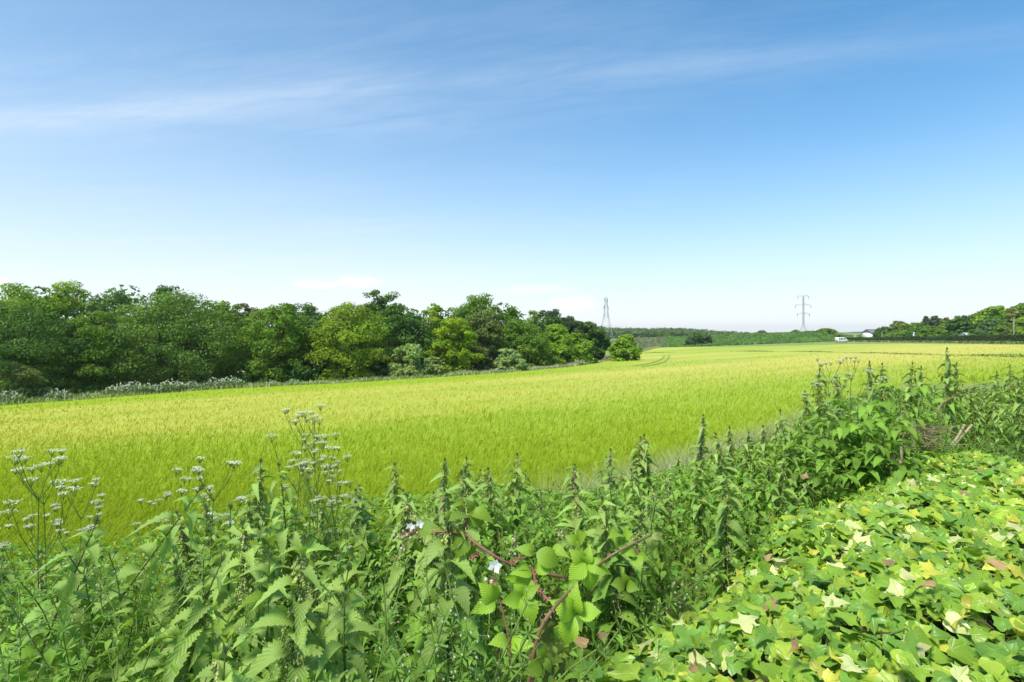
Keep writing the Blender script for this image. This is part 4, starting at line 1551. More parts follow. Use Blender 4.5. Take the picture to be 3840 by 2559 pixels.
# --- single nettles that stand out of the crowd: u, v of the tip, distance, prototype, lean, label
HEROES = [
    (622, 1828, 1.45, 4, (.62, .10), 'tall dark stemmed nettle at the left, leaning far over to the right'),
    (300, 1960, 1.30, 4, (.38, .05), 'dark stemmed nettle leaning right, nearest the left end'),
    (755, 2110, 1.15, 6, (.45, .0), 'leaning nettle with a thin dark stem, below the tall leaning one'),
    (975, 1718, 2.05, 0, (.03, .0), 'nettle hung with long flower strings, tallest of the left part of the bank'),
    (1012, 1745, 1.95, 4, (-.18, .0), 'bare dark nettle tip with paired leaves beside the one hung with flower strings'),
    (1110, 2000, .98, 3, (.10, .0), 'big pale green nettle close up, left of the middle, with toothed leaves hanging'),
    (1010, 2110, 1.08, 2, (.03, .0), 'smaller pale nettle close up, just left of the big pale one'),
    (1640, 1905, 1.10, 7, (-.02, .0), 'nettle dripping with pale green flower strings, before the red bramble cane'),
    (1270, 2090, 1.20, 2, (.10, 0), 'young nettle with upright pointed leaves, right of the big pale one'),
    (1385, 2220, 1.0, 6, (.02, 0), 'young pale nettle close up, at the bottom middle'),
    (1500, 1735, 2.7, 0, (.0, .0), 'nettle spire on the top line, left of the middle of the bank'),
    (1690, 1722, 2.6, 3, (.03, .0), 'bushy pale nettle top near the middle of the bank'),
    (1768, 1720, 2.7, 7, (-.02, .0), 'bushy nettle top right of the pale one near the middle'),
    (1925, 1698, 2.8, 0, (.04, .0), 'nettle with drooping dark leaves, highest in the middle of the bank'),
    (2150, 1745, 2.9, 1, (.02, .0), 'brownish nettle spire where pale dry grass shows behind'),
    (2265, 1685, 3.1, 5, (.0, .0), 'pointed nettle spire left of a brownish pair'),
    (2395, 1640, 3.2, 1, (-.03, .0), 'left of two brownish nettle spires standing together'),
    (2440, 1632, 3.2, 5, (.05, .0), 'right of two brownish nettle spires standing together'),
    (2642, 1558, 3.5, 1, (.02, .0), 'lone dark nettle spire rising over its neighbours, right of the middle'),
    (2738, 1605, 3.5, 5, (.0, .0), 'nettle spire against pale grass, right of the lone dark one'),
    (2805, 1618, 3.5, 0, (.03, .0), 'lower nettle spire against the pale grass'),
    (2868, 1600, 3.6, 5, (.0, .0), 'nettle spire left of the flowering clump on the right'),
    (3010, 1470, 3.9, 0, (-.05, .0), 'nettle leaning out of the left side of the tall right hand clump'),
    (3085, 1385, 4.0, 7, (.04, .0), 'nettle under the white umbels of the right hand clump'),
    (3134, 1408, 4.0, 3, (.0, .0), 'nettle just right of the white umbels in the tall clump'),
    (3246, 1356, 4.1, 3, (.0, .0), 'tall pale nettle spire, first of the row before the yellow barley on the right'),
    (3326, 1364, 4.1, 7, (-.02, .0), 'tall pale nettle spire, second of the row on the right'),
    (3440, 1362, 4.1, 0, (.06, .0), 'bushy tall nettle, third of the row on the right'),
    (3462, 1376, 4.2, 3, (.08, .0), 'nettle close beside the bushy third one of the row'),
    (3552, 1306, 4.1, 7, (.0, .0), 'tallest nettle of all, on the right, its tip nearly up to the hedge'),
    (3595, 1362, 4.1, 3, (.06, .0), 'slender nettle leaning right beside the tallest one'),
    (3735, 1392, 5.2, 0, (.0, .0), 'left nettle tip of the dark clump at the right edge'),
    (3785, 1371, 5.2, 3, (.0, .0), 'highest nettle tip of the dark clump at the right edge'),
    (3832, 1385, 5.2, 7, (.03, .0), 'last nettle tip of the dark clump at the right edge'),
]
for (u, v, d, k, lean, lab) in HEROES:
    tip = P(u, v, d)
    g = float(ground(tip[0], tip[1]))
    L = tip[2] - g
    x = tip[0] - math.tan(lean[0]) * L
    y = tip[1] + math.tan(lean[1]) * L
    place_nettle(k, x, y, tip[2], lab, lean)

TOP = ([-400, 0, 300, 560, 700, 900, 1200, 1500, 1900, 2150, 2400, 2700, 2950, 3060, 3300, 3600, 3840, 4200], [2010, 1995, 1975, 1955, 1880, 1815, 1840, 1800, 1775, 1810, 1755, 1680, 1600, 1500, 1440, 1425, 1440, 1440])


KIND = {0: 'tasselled nettle', 1: 'brownish flowering nettle', 2: 'leafy nettle without flowers', 3: 'pale tasselled nettle', 4: 'dark stemmed leafy nettle', 5: 'nettle with brown flower strings', 6: 'plain leafy young nettle', 7: 'bushy flowering nettle'}
ZONE = [(350, 'at the left edge of the picture'), (700, 'under the leaning nettle at the left'), (1000, 'left of the big pale close nettle'), (1450, 'beside the big pale close nettle'), (1800, 'left of the bramble'),
        (2250, 'behind the bramble'), (2600, 'to the right of the bramble'), (2950, 'against the pale dry grass'), (3250, 'below the white umbels on the right'), (3640, 'round the tallest nettle on the right'), (9999, 'in the dark clump at the right edge')]


def crowd_label(u, s_, k):
    row = 'front row ' if s_ < .75 else 'middle row ' if s_ < 1.5 else 'back row '
    return row + KIND[k] + ' ' + next(z for lim, z in ZONE if u < lim)


IVY_UV = [(1960, 2559), (2200, 2370), (2500, 2185), (2742, 2051), (2826, 2001), (2892, 1885), (3001, 1818), (3210, 1768), (3335, 1726), (3435, 1659), (3585, 1634), (3711, 1662), (3860, 1705), (4100, 1720)]
IVY_Z = EYE - .66
IVY_EDGE = np.array([[ray(u, v)[0], 1.0] for u, v in IVY_UV]) * np.array([[.66 / -ray(u, v)[1]] for u, v in IVY_UV])
IVY = np.array([(0.0, .45)] + [tuple(p) for p in IVY_EDGE] + [(4.2, 3.0), (4.2, .2), (0.0, .2)])

n_placed, tries = 0, 0
pts_used = [(o.location.x, o.location.y) for o in COL.objects if o.name.startswith('stinging_nettle') and o.type == 'EMPTY' and o.location.length > .1]
while n_placed < 216 and tries < 20000:
    tries += 1
    s_ = rng.uniform(.08, 2.35); t_ = rng.uniform(-2.2, 7.0) if rng.uniform() < .8 else rng.uniform(-2.3, 0)
    p = P0 + DV * t_ + NV * s_
    x, y = p
    if y < .75 or abs(x / y) > 1.0: continue
    if inside(np.array([x]), np.array([y]), IVY)[0]: continue
    if seg_dist(np.array([x]), np.array([y]), IVY)[0] < (.17 if y < 1.8 else .10): continue
    if x > 2.4 and s_ < .5 and y < 4.3: continue
    if any((x - a) ** 2 + (y - b) ** 2 < .15 ** 2 for a, b in pts_used[-400:]): continue
    u = 1920 + x / y * FPX * 3.75
    rt = (np.interp(u, *TOP) - 1250) / 3.75 / FPX + abs(rng.normal(0, .025))
    drop = .40 + .13 * s_ + rng.normal(0, .06)
    if u < 620: drop += .02 + .03 * s_
    drop = max(drop, y * rt)
    if t_ > 3.2: drop = max(y * rt, .16 + rng.uniform(0, .35))
    if 1700 < u < 2420 and y < 1.5 : continue
    if 1420 < u < 1720 and y < 1.25: continue      # room for the bramble
    ztop = EYE - drop
    if ztop - float(ground(x, y)) < .55: continue
    pts_used.append((x, y))
    k = rng.choice([0, 1, 2, 3, 4, 5, 6, 7], p=[.19, .13, .10, .19, .03, .13, .06, .17]) if u > 700 else rng.choice([0, 2, 3, 4, 6, 7], p=[.15, .2, .15, .15, .2, .15])
    ln = rng.normal(0, .10, 2) + (np.array([.22, 0]) if u < 800 else 0)
    place_nettle(int(k), x, y, ztop, crowd_label(u, s_, int(k)), tuple(ln), rng.uniform(.85, 1.1))
    n_placed += 1
for i in range(44):
    u, d = rng.uniform(3610, 3930), rng.uniform(4.4, 6.0)
    v = np.interp(u, [3610, 3700, 3840, 3930], [1500, 1425, 1400, 1400]) + rng.uniform(5, 90)
    p = P(u, v, d)
    kk_ = int(rng.choice([0, 2, 3, 6, 7]))
    place_nettle(kk_, p[0], p[1], p[2], ('back ' if d > 5.4 else 'middle ' if d > 4.9 else 'front ') + KIND[kk_] + (' on the left' if u < 3700 else ' in the heart' if u < 3790 else ' on the right') + ' of the clump at the right edge', tuple(rng.normal(0, .07, 2)))
print('nettles', n_placed, tries)

# ------------------------------------------------------------------ undergrowth filling the bank below the tips
def make_undergrowth():
    n = 82000
    s_ = rng.uniform(.02, 2.9, n); t_ = np.where(rng.uniform(0, 1, n) < .2, rng.uniform(-3.2, -.4, n), rng.uniform(-2.6, 8.5, n))
    x = P0[0] + DV[0] * t_ + NV[0] * s_; y = P0[1] + DV[1] * t_ + NV[1] * s_
    k = (y > .62) & (np.abs(x / np.maximum(y, .1)) < 1.05) & ~inside(x, y, IVY) & (seg_dist(x, y, IVY) > np.where(y < 1.8, .11, .03))
    x, y, s_ = x[k], y[k], s_[k]
    n = len(x)
    u = 1920 + x / y * FPX * 3.75
    rt = (np.interp(u, *TOP) - 1250) / 3.75 / FPX
    drop = np.maximum(.52 + .14 * s_, y * rt + .08) + np.where(u < 600, -.02, 0) + np.where((u > 1650) & (u < 2450) & (y < 1.5), .16, 0)
    top = EYE - drop
    g = ground(x, y)
    z = g + (top - g) * rng.uniform(0.1, 1, n) ** .55
    L = (rng.uniform(.016, .042, n) * (0.75 + 0.5 * ss(1.0, 2.5, y)))[:, None]
    th = rng.uniform(0, 6.28, n); el = rng.normal(-.15, .35, n)
    d = np.stack([np.cos(th) * np.cos(el), np.sin(th) * np.cos(el), np.sin(el)], -1)
    w = np.stack([-np.sin(th), np.cos(th), rng.normal(0, .3, n)], -1)
    up = np.cross(d, w)
    up *= np.sign(up[:, 2:3])
    pos = np.c_[x, y, z]
    W = L * rng.uniform(.16, .32, n)[:, None]
    V = np.stack([pos, pos + d * L * .35 + w * W + up * L * .12, pos + d * L * .42 , pos + d * L * .35 - w * W + up * L * .12, pos + d * L * .75 + w * W * .55 - up * L * .06, pos + d * L - up * L * .28, pos + d * L * .75 - w * W * .55 - up * L * .06], 1)
    b = np.arange(n)[:, None] * 7
    Q = np.concatenate([b + np.array([[0, 1, 2, 3]]), b + np.array([[1, 4, 5, 2]]), b + np.array([[2, 5, 6, 3]])])
    base = np.array([.185, .325, .042])
    c = base * rng.normal(1, .22, (n, 1)).clip(.45, 1.6) * np.concatenate([rng.normal(1, .12, (n, 1)), np.ones((n, 2))], 1)
    me = mesh('undergrowth', V.reshape(-1, 3), [Q], M['herb'], False, np.repeat(c, 7, 0))
    tag(obj('undergrowth', me), 'mass of small leaves filling the bank below the nettle tips', 'undergrowth', kind='stuff')


make_undergrowth()


def make_bank_grass():
    n = 34000
    s_ = rng.uniform(1.9, 5.0, n); t_ = rng.uniform(-6, 30, n)
    x = P0[0] + DV[0] * t_ + NV[0] * s_; y = P0[1] + DV[1] * t_ + NV[1] * s_
    k = (y > 1.2) & (np.abs(x / np.maximum(y, .1)) < 1.05)
    x, y, s_ = x[k], y[k], s_[k]
    n = len(x)
    u = 1920 + x / y * FPX * 3.75
    pale = ss(1700, 2300, u)[:, None]
    g = ground(x, y)
    h = rng.uniform(.45, 1.0, n) * np.where(u > 1900, 1.1, .8)
    # keep the tips under the line of the nettles
    rt = (np.interp(u, *TOP) - 1250) / 3.75 / FPX
    h = np.minimum(h, EYE - y * (rt - .02) - g).clip(.05, 1.3)
    c = grass_colours(n)
    c = np.array([.17, .25, .05]) * rng.normal(1, .15, (n, 1)) * (1 - pale) + np.where(rng.uniform(0, 1, (n, 1)) < .65, np.array([[.42, .42, .23]]), c) * pale
    me = blades('bank_grass', x, y, g, h, np.full(n, .008), rng.uniform(.1, .6, n), M['herb'], c)
    tag(obj('bank_grass', me), 'pale dry grass on the slope between the nettles and the barley', 'grass', kind='stuff')
    # rough cut grass at the right beyond the ivy
    n = 9000
    y = rng.uniform(3.2, 16, n); x = y * rng.uniform(.74, 1.05, n)
    s_, _ = st(x, y)
    k = ((s_ < .6) | (y > 6)) & (s_ < 4) & ~inside(x, y, IVY)
    x, y = x[k], y[k]; n = len(x)
    c = np.where(rng.uniform(0, 1, (n, 1)) < .3, np.array([[.30, .30, .11]]), np.array([[.13, .22, .03]])) * rng.normal(1, .18, (n, 1))
    me = blades('cut_grass', x, y, np.maximum(ground(x, y), .62 - .12 * np.maximum(0, y - 4)), rng.uniform(.3, .62, n), np.full(n, .012), rng.uniform(.3, .9, n), M['herb'], c)
    tag(obj('rough_grass', me), 'rough grass and cleavers at the right edge, beyond the ivy', 'grass', kind='stuff')


make_bank_grass()

# ------------------------------------------------------------------ ivy over the old wall
IVY_OUT = [
    # half outlines of ivy leaves (x, y): stalk at the bottom, point at the top
    [(0, 0), (.16, -.10), (.34, -.08), (.52, .02), (.40, .16), (.36, .26), (.58, .44), (.36, .46), (.20, .50), (.13, .72), (0, 1.0)],
    [(0, 0), (.18, -.08), (.36, -.02), (.42, .10), (.40, .24), (.50, .36), (.34, .46), (.24, .58), (.14, .78), (.06, .92), (0, 1.0)],
    [(0, 0), (.15, -.12), (.36, -.14), (.50, -.06), (.44, .12), (.48, .24), (.66, .34), (.42, .44), (.24, .46), (.14, .66), (0, .95)],
    [(0, 0), (.14, -.06), (.30, -.02), (.40, .12), (.42, .26), (.38, .40), (.30, .54), (.22, .66), (.14, .80), (.07, .92), (0, 1.0)],
]


def ivy_leaf_geo(k, cup, droop, seed):
    r_ = np.random.default_rng(seed)
    half = np.array(IVY_OUT[k], float)
    rim = np.concatenate([half, half[-2:0:-1] * [-1, 1]])
    rim = rim * r_.normal(1, .05, rim.shape)
    n = len(rim)
    inner = rim * np.array([.5, .55]) + np.array([0, .14])
    cen = np.array([[0, .30]])
    XY = np.concatenate([rim, inner, cen])
    rr = np.hypot(XY[:, 0], XY[:, 1] - .3)
    Z = cup * np.abs(XY[:, 0]) ** 1.3 - droop * np.maximum(0, XY[:, 1] - .25) ** 1.6 + .09 * np.sin(XY[:, 0] * 7 + seed) * rr * 2 + .08 * np.cos(XY[:, 1] * 6 + seed * 2) * rr * 2
    V = np.c_[XY, Z]
    i = np.arange(n); j = (i + 1) % n
    Q = np.stack([i, j, n + j, n + i], -1)
    T = np.stack([n + i, n + j, np.full(n, 2 * n)], -1)
    UV = np.c_[.5 + XY[:, 0] / 1.3, (XY[:, 1] + .15) / 1.15]
    return V, Q, T, UV


IVG = [ivy_leaf_geo(k % 4, c, d, k) for k, (c, d) in enumerate([(.25, .35), (.1, .5), (.35, .2), (-.15, .4), (.4, .55), (.2, .1), (-.05, .6), (.3, .3), (.15, .25), (.5, .4)])]
IVM = [mesh('leaf', V, [Q, T], M['ivy_leaf'], True, uv=UV) for V, Q, T, UV in IVG]


def ivy_top(x, y):
    d_in = seg_dist(x, y, IVY_EDGE, False)
    inn = inside(x, y, IVY)
    sd = np.where(inn, d_in, -d_in)
    zz = IVY_Z + .035 * bumps(x, y, .9, 9) + .02 * bumps(x, y, .35, 12)
    return zz - .10 * ss(.28, 0, sd) - np.where(sd < 0, -sd * 1.6, 0)


def ivy_colour(n, x, y):
    g1 = np.array([.25, .395, .032]); g2 = np.array([.165, .315, .040]); g3 = np.array([.36, .475, .045])
    k = rng.uniform(0, 1, (n, 1))
    c = np.where(k < .38, g1, np.where(k < .72, g2, g3))
    m = rng.uniform(0, 1, n)
    pale = (m < .055 + .06 * (bumps(x, y, .8, 20) > .25))
    c[pale] = [.70, .70, .30]
    c[(m > .968)] = [.60, .56, .07]
    br = (m > .93) & (m < .936)
    c[br] = [.40, .25, .12]
    return c * rng.normal(1, .13, (n, 1)).clip(.65, 1.4)


def make_ivy():
    root = empty('ivy', (1.6, 1.6, 0))
    tag(root, 'thick carpet of ivy with green and yellow leaves covering the bottom right', 'ivy')
    off = -np.array(root.location)
    # body: the litter-covered bed under the leaves
    xs = np.linspace(-.25, 4.3, 130); ys = np.linspace(.15, 4.0, 120)
    def zf(x, y):
        return ivy_top(x, y) - .075
    me = grid_sheet('bed', xs, ys, zf, M['litter'], keep=lambda cx, cy: inside(cx, cy, IVY) | (seg_dist(cx, cy, IVY) < .12))
    # skirt down to the ground
    o = obj('bed', me, root, loc=off)
    mb = MB()
    rim = IVY[1:-3]
    for a, b in zip(rim[:-1], rim[1:]):
        za = float(ivy_top(np.array([a[0]]), np.array([a[1]]))[0]) - .12; zb = float(ivy_top(np.array([b[0]]), np.array([b[1]]))[0]) - .12
        mb.add([(a[0], a[1], -.1), (b[0], b[1], -.1), (b[0], b[1], zb), (a[0], a[1], za)], [(0, 1, 2, 3)])
    obj('wall', mb.mesh('wall', M['litter']), root, loc=off)
    n = 38000
    x = rng.uniform(-.2, 4.2, n); y = rng.uniform(.35, 4.0, n)
    k = (inside(x, y, IVY) | (seg_dist(x, y, IVY_EDGE, False) < .05)) & (np.abs(x / y) < 1.12) & (y > .5)
    # no leaf right where the camera looks past
    x, y = x[k], y[k]
    bare = bumps(x, y, .42, 30) + .6 * bumps(x, y, .2, 33)
    k = (bare > -.62) | (rng.uniform(0, 1, len(x)) < .35)
    x, y = x[k][:12500], y[k][:12500]
    n = len(x)
    lay = rng.uniform(0, 1, n)
    z = ivy_top(x, y) - .05 + .06 * lay
    size = rng.uniform(.031, .057, n) * (.8 + .3 * lay) 
    # the leaves face up and lean towards the light and the open side
    nr = rng.normal(0, .40, (n, 3)) + np.array([-.12, -.30, 1.0])
    sdv = seg_dist(x, y, IVY_EDGE, False)
    edge = (1 - ss(0, .25, sdv))[:, None]
    nr = nr + edge * np.array([NV[0], NV[1], 0]) * .5
    nr /= np.linalg.norm(nr, axis=1)[:, None]
    th = rng.normal(R(-70), 1.0, n)                # points mostly hang towards the camera side
    yd = np.stack([np.cos(th), np.sin(th), np.zeros(n)], -1)
    yd -= nr * (yd * nr).sum(1)[:, None]; yd /= np.linalg.norm(yd, axis=1)[:, None]
    xd = np.cross(yd, nr)
    col = ivy_colour(n, x, y)
    kk = rng.integers(0, len(IVG), n)
    app = size / np.hypot(np.hypot(x, y), EYE - z) * (lay > .55)
    # inside the picture only
    vv = 1250 + (EYE - z) / y * FPX * 3.75
    app = np.where((vv < 2620) & (np.abs(x / y) < .93), app, 0)
    order = np.argsort(-app)
    big = order[:300]
    isbig = np.zeros(n, bool); isbig[big] = True
    for i in big:
        Mx = Matrix((tuple(xd[i]), tuple(yd[i]), tuple(nr[i]))).transposed()
        obj('leaf', IVM[kk[i]], root, (x[i] + off[0], y[i] + off[1], z[i] + off[2]), Mx.to_euler(), float(size[i]), (*col[i], 1))
    V_, Q_, T_, U_, C_ = [], [], [], [], []
    base = 0
    for g in range(len(IVG)):
      for low in (False, True):
        idx = np.nonzero((kk == g) & ~isbig & ((lay < .5) == low))[0]
        V, Q, T, UV = IVG[g]
        if low:      # leaves of the lower layer: rim and middle only
            nr_ = (len(V) - 1) // 2
            sel = np.r_[np.arange(nr_), len(V) - 1]
            V, UV = V[sel], UV[sel]
            Q = np.zeros((0, 4), int)
            T = np.stack([np.arange(nr_), (np.arange(nr_) + 1) % nr_, np.full(nr_, nr_)], -1)
        m = len(V)
        W = (V[None, :, 0:1] * xd[idx][:, None] + V[None, :, 1:2] * yd[idx][:, None] + V[None, :, 2:3] * nr[idx][:, None]) * size[idx][:, None, None]
        W += np.stack([x[idx], y[idx], z[idx]], -1)[:, None]
        V_.append(W.reshape(-1, 3))
        o_ = np.arange(len(idx))[:, None, None] * m + base
        Q_.append((Q[None] + o_).reshape(-1, 4)); T_.append((T[None] + o_).reshape(-1, 3))
        U_.append(np.tile(UV, (len(idx), 1))); C_.append(np.repeat(col[idx], m, 0))
        base += m * len(idx)
    me = mesh('leaves', np.concatenate(V_), [np.concatenate(Q_), np.concatenate(T_)], M['ivy_leaf'], True, np.concatenate(C_), np.concatenate(U_))
    o = obj('leaves', me, root, loc=off); o['kind'] = 'stuff'
    # runners and leaf stalks
    mb = MB()
    for q in range(240):
        i = rng.integers(0, n)
        p = np.array([x[i], y[i], z[i] - .03]); a = rng.uniform(0, 6.28)
        pts = [p]
        for s in range(5):
            a += rng.normal(0, .4)
            p = p + np.array([math.cos(a) * .05, math.sin(a) * .05, 0])
            zz = float(ivy_top(np.array([p[0]]), np.array([p[1]]))[0])
            pts.append(np.array([p[0], p[1], zz - .035 + rng.normal(0, .012)]))
        mb.tube(pts, .0022, 4, np.array([.12, .09, .05]) if q % 2 else np.array([.13, .17, .05]))
    o = obj('stems', mb.mesh('stems', M['herb']), root, loc=off); o['kind'] = 'stuff'


make_ivy()

# dead brown leaves lying on the ivy
for i, (u, v, s, ax, lab) in enumerate([(3770, 2190, .085, .6, 'large curled brown leaf lying on the ivy near the right edge'), (3000, 2555 - 40, .06, 2.0, 'brown leaf fallen into the ivy at the bottom right of the middle'),
                                        (2200, 2505, .06, 1.2, 'reddish brown leaf at the bottom, left end of the ivy'), (2265, 2480, .05, .2, 'orange brown leaf beside the reddish one at the bottom'),
                                        (3330, 2165, .07, 2.6, 'greyish brown dead leaf in the middle of the ivy'), (3500, 2270, .06, .9, 'dull brown leaf half under the ivy, right of the middle'),
                                        (2870, 2150, .06, 3.0, 'brown leaf in a gap near the left edge of the ivy'), (3020, 1832, .07, .4, 'light brown dead leaf at the upper left rim of the ivy')]):
    a, b = ray(u, v)
    d = -(EYE - IVY_Z) / b
    V, Q, T, UV = IVG[(i * 3 + 1) % 10]
    V = V.copy(); V[:, 2] = V[:, 2] * 1.6 + .5 * V[:, 0] ** 2
    o = obj('dead_leaf', mesh('dead_leaf', V, [Q, T], M['ivy_leaf'], True, uv=UV), None, (a * d, d, IVY_Z + .045), (.3, -.2, ax), s * .52, (*(np.array([.44, .27, .13]) * rng.uniform(.7, 1.15)), 1))
    tag(o, lab, 'leaf', 'dead leaves on the ivy')

# ------------------------------------------------------------------ bramble
def bramble():
    base = P(2010, 2500, 1.10)
    root = empty('bramble', (base[0], base[1], float(ground(base[0], base[1]))))
    tag(root, 'bramble with arching red canes and pleated leaves, between the nettles and the ivy', 'bramble')
    off = -np.array(root.location)
    red = np.array([.25, .115, .075]); grn = np.array([.17, .15, .06])
    def cane(uvd, r0, r1, c0, c1, name='cane'):
        c = np.array([P(*q) for q in uvd])
        f = np.linspace(0, len(c) - 1, 26)
        # Catmull-Rom
        out = []
        for t in f:
            i = min(int(t), len(c) - 2); w = t - i
            p0, p1, p2, p3 = c[max(i - 1, 0)], c[i], c[i + 1], c[min(i + 2, len(c) - 1)]
            out.append(.5 * ((2 * p1) + (-p0 + p2) * w + (2 * p0 - 5 * p1 + 4 * p2 - p3) * w * w + (-p0 + 3 * p1 - 3 * p2 + p3) * w ** 3))
        out = np.array(out)
        mb = MB()
        g = np.linspace(0, 1, 26)
        mb.tube(out, r0 * (1 - g) + r1 * g, 7, c0[None] * (1 - g[:, None]) + c1[None] * g[:, None])
        # prickles
        for i in range(1, 25):
            for q in range(3):
                dv = rng.normal(0, 1, 3); tn = out[min(i + 1, 25)] - out[i - 1]; tn /= np.linalg.norm(tn)
                dv -= tn * (dv @ tn); dv /= np.linalg.norm(dv)
                rr = r0 * (1 - g[i]) + r1 * g[i]
                b_ = out[i] + dv * rr * .7 + tn * rng.normal(0, .004)
                mb.add([b_ + tn * .0016, b_ - tn * .0016, b_ + dv * (.0035 + rr * .6) - tn * .002], None, [(0, 1, 2)], np.array([.30, .13, .08]))
        o = obj(name, mb.mesh('cane', M['cane'], True), root, loc=off)
        return out
    cane([(1985, 2560, .99), (2020, 2380, .97), (2090, 2265, .99), (2190, 2170, 1.12), (2290, 2085, 1.06), (2440, 2005, 1.10)], .0040, .0022, red * .9, grn)
    cane([(2160, 2170, 1.22), (2030, 2150, 1.16), (1905, 2112, 1.09), (1790, 2042, 1.10), (1735, 2000, 1.12), (1600, 1995, 1.14), (1500, 2005, 1.16)], .0032, .0018, red, red * .9)
    cane([(2060, 2255, 1.06), (2015, 2200, 1.08), (1995, 2120, 1.1)], .003, .0015, red * .8, red)
    cane([(1920, 2480, 1.03), (1905, 2380, 1.03), (1885, 2290, 1.04), (1868, 2225, 1.05), (1856, 2150, 1.06)], .0022, .0012, red * .8, grn)
    cane([(1735, 2000, 1.12), (1760, 1930, 1.13)], .0016, .0012, red, red)
    cane([(1918, 2110, 1.08), (2000, 2060, 1.1)], .0016, .0012, red, grn)
    cane([(2330, 2075, 1.16), (2380, 2055, 1.15), (2400, 2120, 1.14)], .0016, .001, red, grn)
    cane([(1800, 2072, 1.1), (1760, 2095, 1.1)], .0014, .001, red, red)
    def leaflet(u0, v0, u1, v1, d, k=0, dip=0.02, roll=0.0, tone=1.0, name='leaf', young=False):
        p, q = P(u0, v0, d), P(u1, v1, d - dip)
        dv = q - p
        L = float(np.linalg.norm(dv))
        c = (np.array([.285, .46, .035]) if not young else np.array([.30, .36, .10])) * tone * rng.normal(1, .07)
        put_leaf(BL[k % 3], root, tuple(p + off), tuple(dv), L * .86, roll, tuple(c), up=(0.1, -.75, .65))
    J = [
        (2193, 2110, 1.10, [(2128, 2060), (2215, 2045), (2122, 2188), (2236, 2244), (2302, 2150)], 1.0),
        (2157, 2302, 1.03, [(2062, 2250), (2150, 2192), (2268, 2286), (2100, 2452), (2292, 2415)], 1.05),
        (1913, 2420, 1.0, [(1830, 2400), (1998, 2409)], 1.1),
        (1960, 2236, 1.06, [(1872, 2265), (2026, 2192), (1922, 2185), (2020, 2365)], 1.0),
        (1863, 2240, 1.05, [(1788, 2188), (1760, 2305)], 1.1),
        (1999, 2148, 1.1, [(1908, 2138), (1882, 2190), (2092, 2110)], 1.0),
        (2005, 2078, 1.10, [(2128, 2128), (1930, 2040)], .8),
        (1760, 1930, 1.13, [(1760, 1862), (1868, 1938), (1665, 1940), (1830, 1975)], .62),
        (1745, 2005, 1.13, [(1705, 2110), (1790, 2105), (1652, 2075)], .6),
        (2165, 2030, 1.22, [(2110, 2005), (2180, 2070), (2195, 1995)], .75),
        (2330, 2010, 1.12, [(2300, 2065), (2290, 1985), (2375, 2000), (2345, 2075)], .85),
        (2390, 2080, 1.08, [(2400, 2145), (2330, 2060), (2440, 2100)], .85),
        (2345, 2190, 1.08, [(2400, 2215), (2350, 2150), (2285, 2190)], .55),
        (2060, 2075, 1.2, [(2030, 2140), (2130, 2065)], .9),
        (1560, 2010, 1.16, [(1500, 2085), (1650, 1960), (1580, 2090)], .6),
        (2030, 2480, .98, [(1960, 2540), (2090, 2530), (2010, 2400)], .6),
    ]
    for (u, v, d, tips, tone) in J:
        for i, (a, b) in enumerate(tips):
            leaflet(u + rng.normal(0, 4), v + rng.normal(0, 4), a, b, d, i, rng.uniform(.005, .045), rng.normal(0, .35), tone)
    for (a, b) in ((2485, 2035), (2470, 2060), (2440, 1985), (2455, 2095), (2500, 2020)):
        leaflet(2440, 2006, a, b, 1.2, 1, .01, .3, 1.0, young=True)
    # flower and bud clusters
    def blossom(u, v, d, openf, n=5, s=.011):
        c = P(u, v, d)
        mb = MB()
        if openf:
            for k in range(5):
                a = k * 1.2566
                e1 = np.array([math.cos(a), -.35, math.sin(a) * .8 + .25]); e1 /= np.linalg.norm(e1)
                w = np.cross(e1, [0, 1.0, 0]); w /= np.linalg.norm(w)
                L = s
                mb.add([c, c + e1 * L * .6 + w * L * .42, c + e1 * L * 1.15, c + e1 * L * .6 - w * L * .42], [(0, 1, 2, 3)], None, (.92, .91, .89))
            o = obj('flower', mb.mesh('flower', M['petal']), root, loc=off)
            mb = MB()
        for k in range(n):
            p = c + rng.normal(0, s * .9, 3) - np.array([0, 0, s * .6])
            r_ = s * rng.uniform(.22, .36)
            mb.tube([p - [0, 0, r_], p - [0, 0, r_ * .5], p, p + [0, 0, r_ * .7], p + [0, 0, r_ * 1.1]], [r_ * .2, r_ * .8, r_, r_ * .7, .0003], 6, np.array([.66, .54, .40]) * rng.uniform(.8, 1.15))
            mb.tube([p - [0, 0, r_], c - [0, 0, s * 2.2]], .0006, 3, (.25, .16, .09))
        o = obj('buds', mb.mesh('buds', M['petal'], True), root, loc=off)
        o['kind'] = 'stuff'
    blossom(1856, 2122, 1.02, True, 7, .013)
    for (u, v, d, f) in ((1506, 1988, 1.14, False), (1540, 1975, 1.14, True), (1590, 2010, 1.14, False), (1525, 2025, 1.14, False), (1698, 1945, 1.13, False), (1922, 2020, 1.2, False), (1925, 2050, 1.2, False), (2098, 1985, 1.24, False), (1575, 1965, 1.15, True)):
        blossom(u, v, d, f, 6, .009)


bramble()

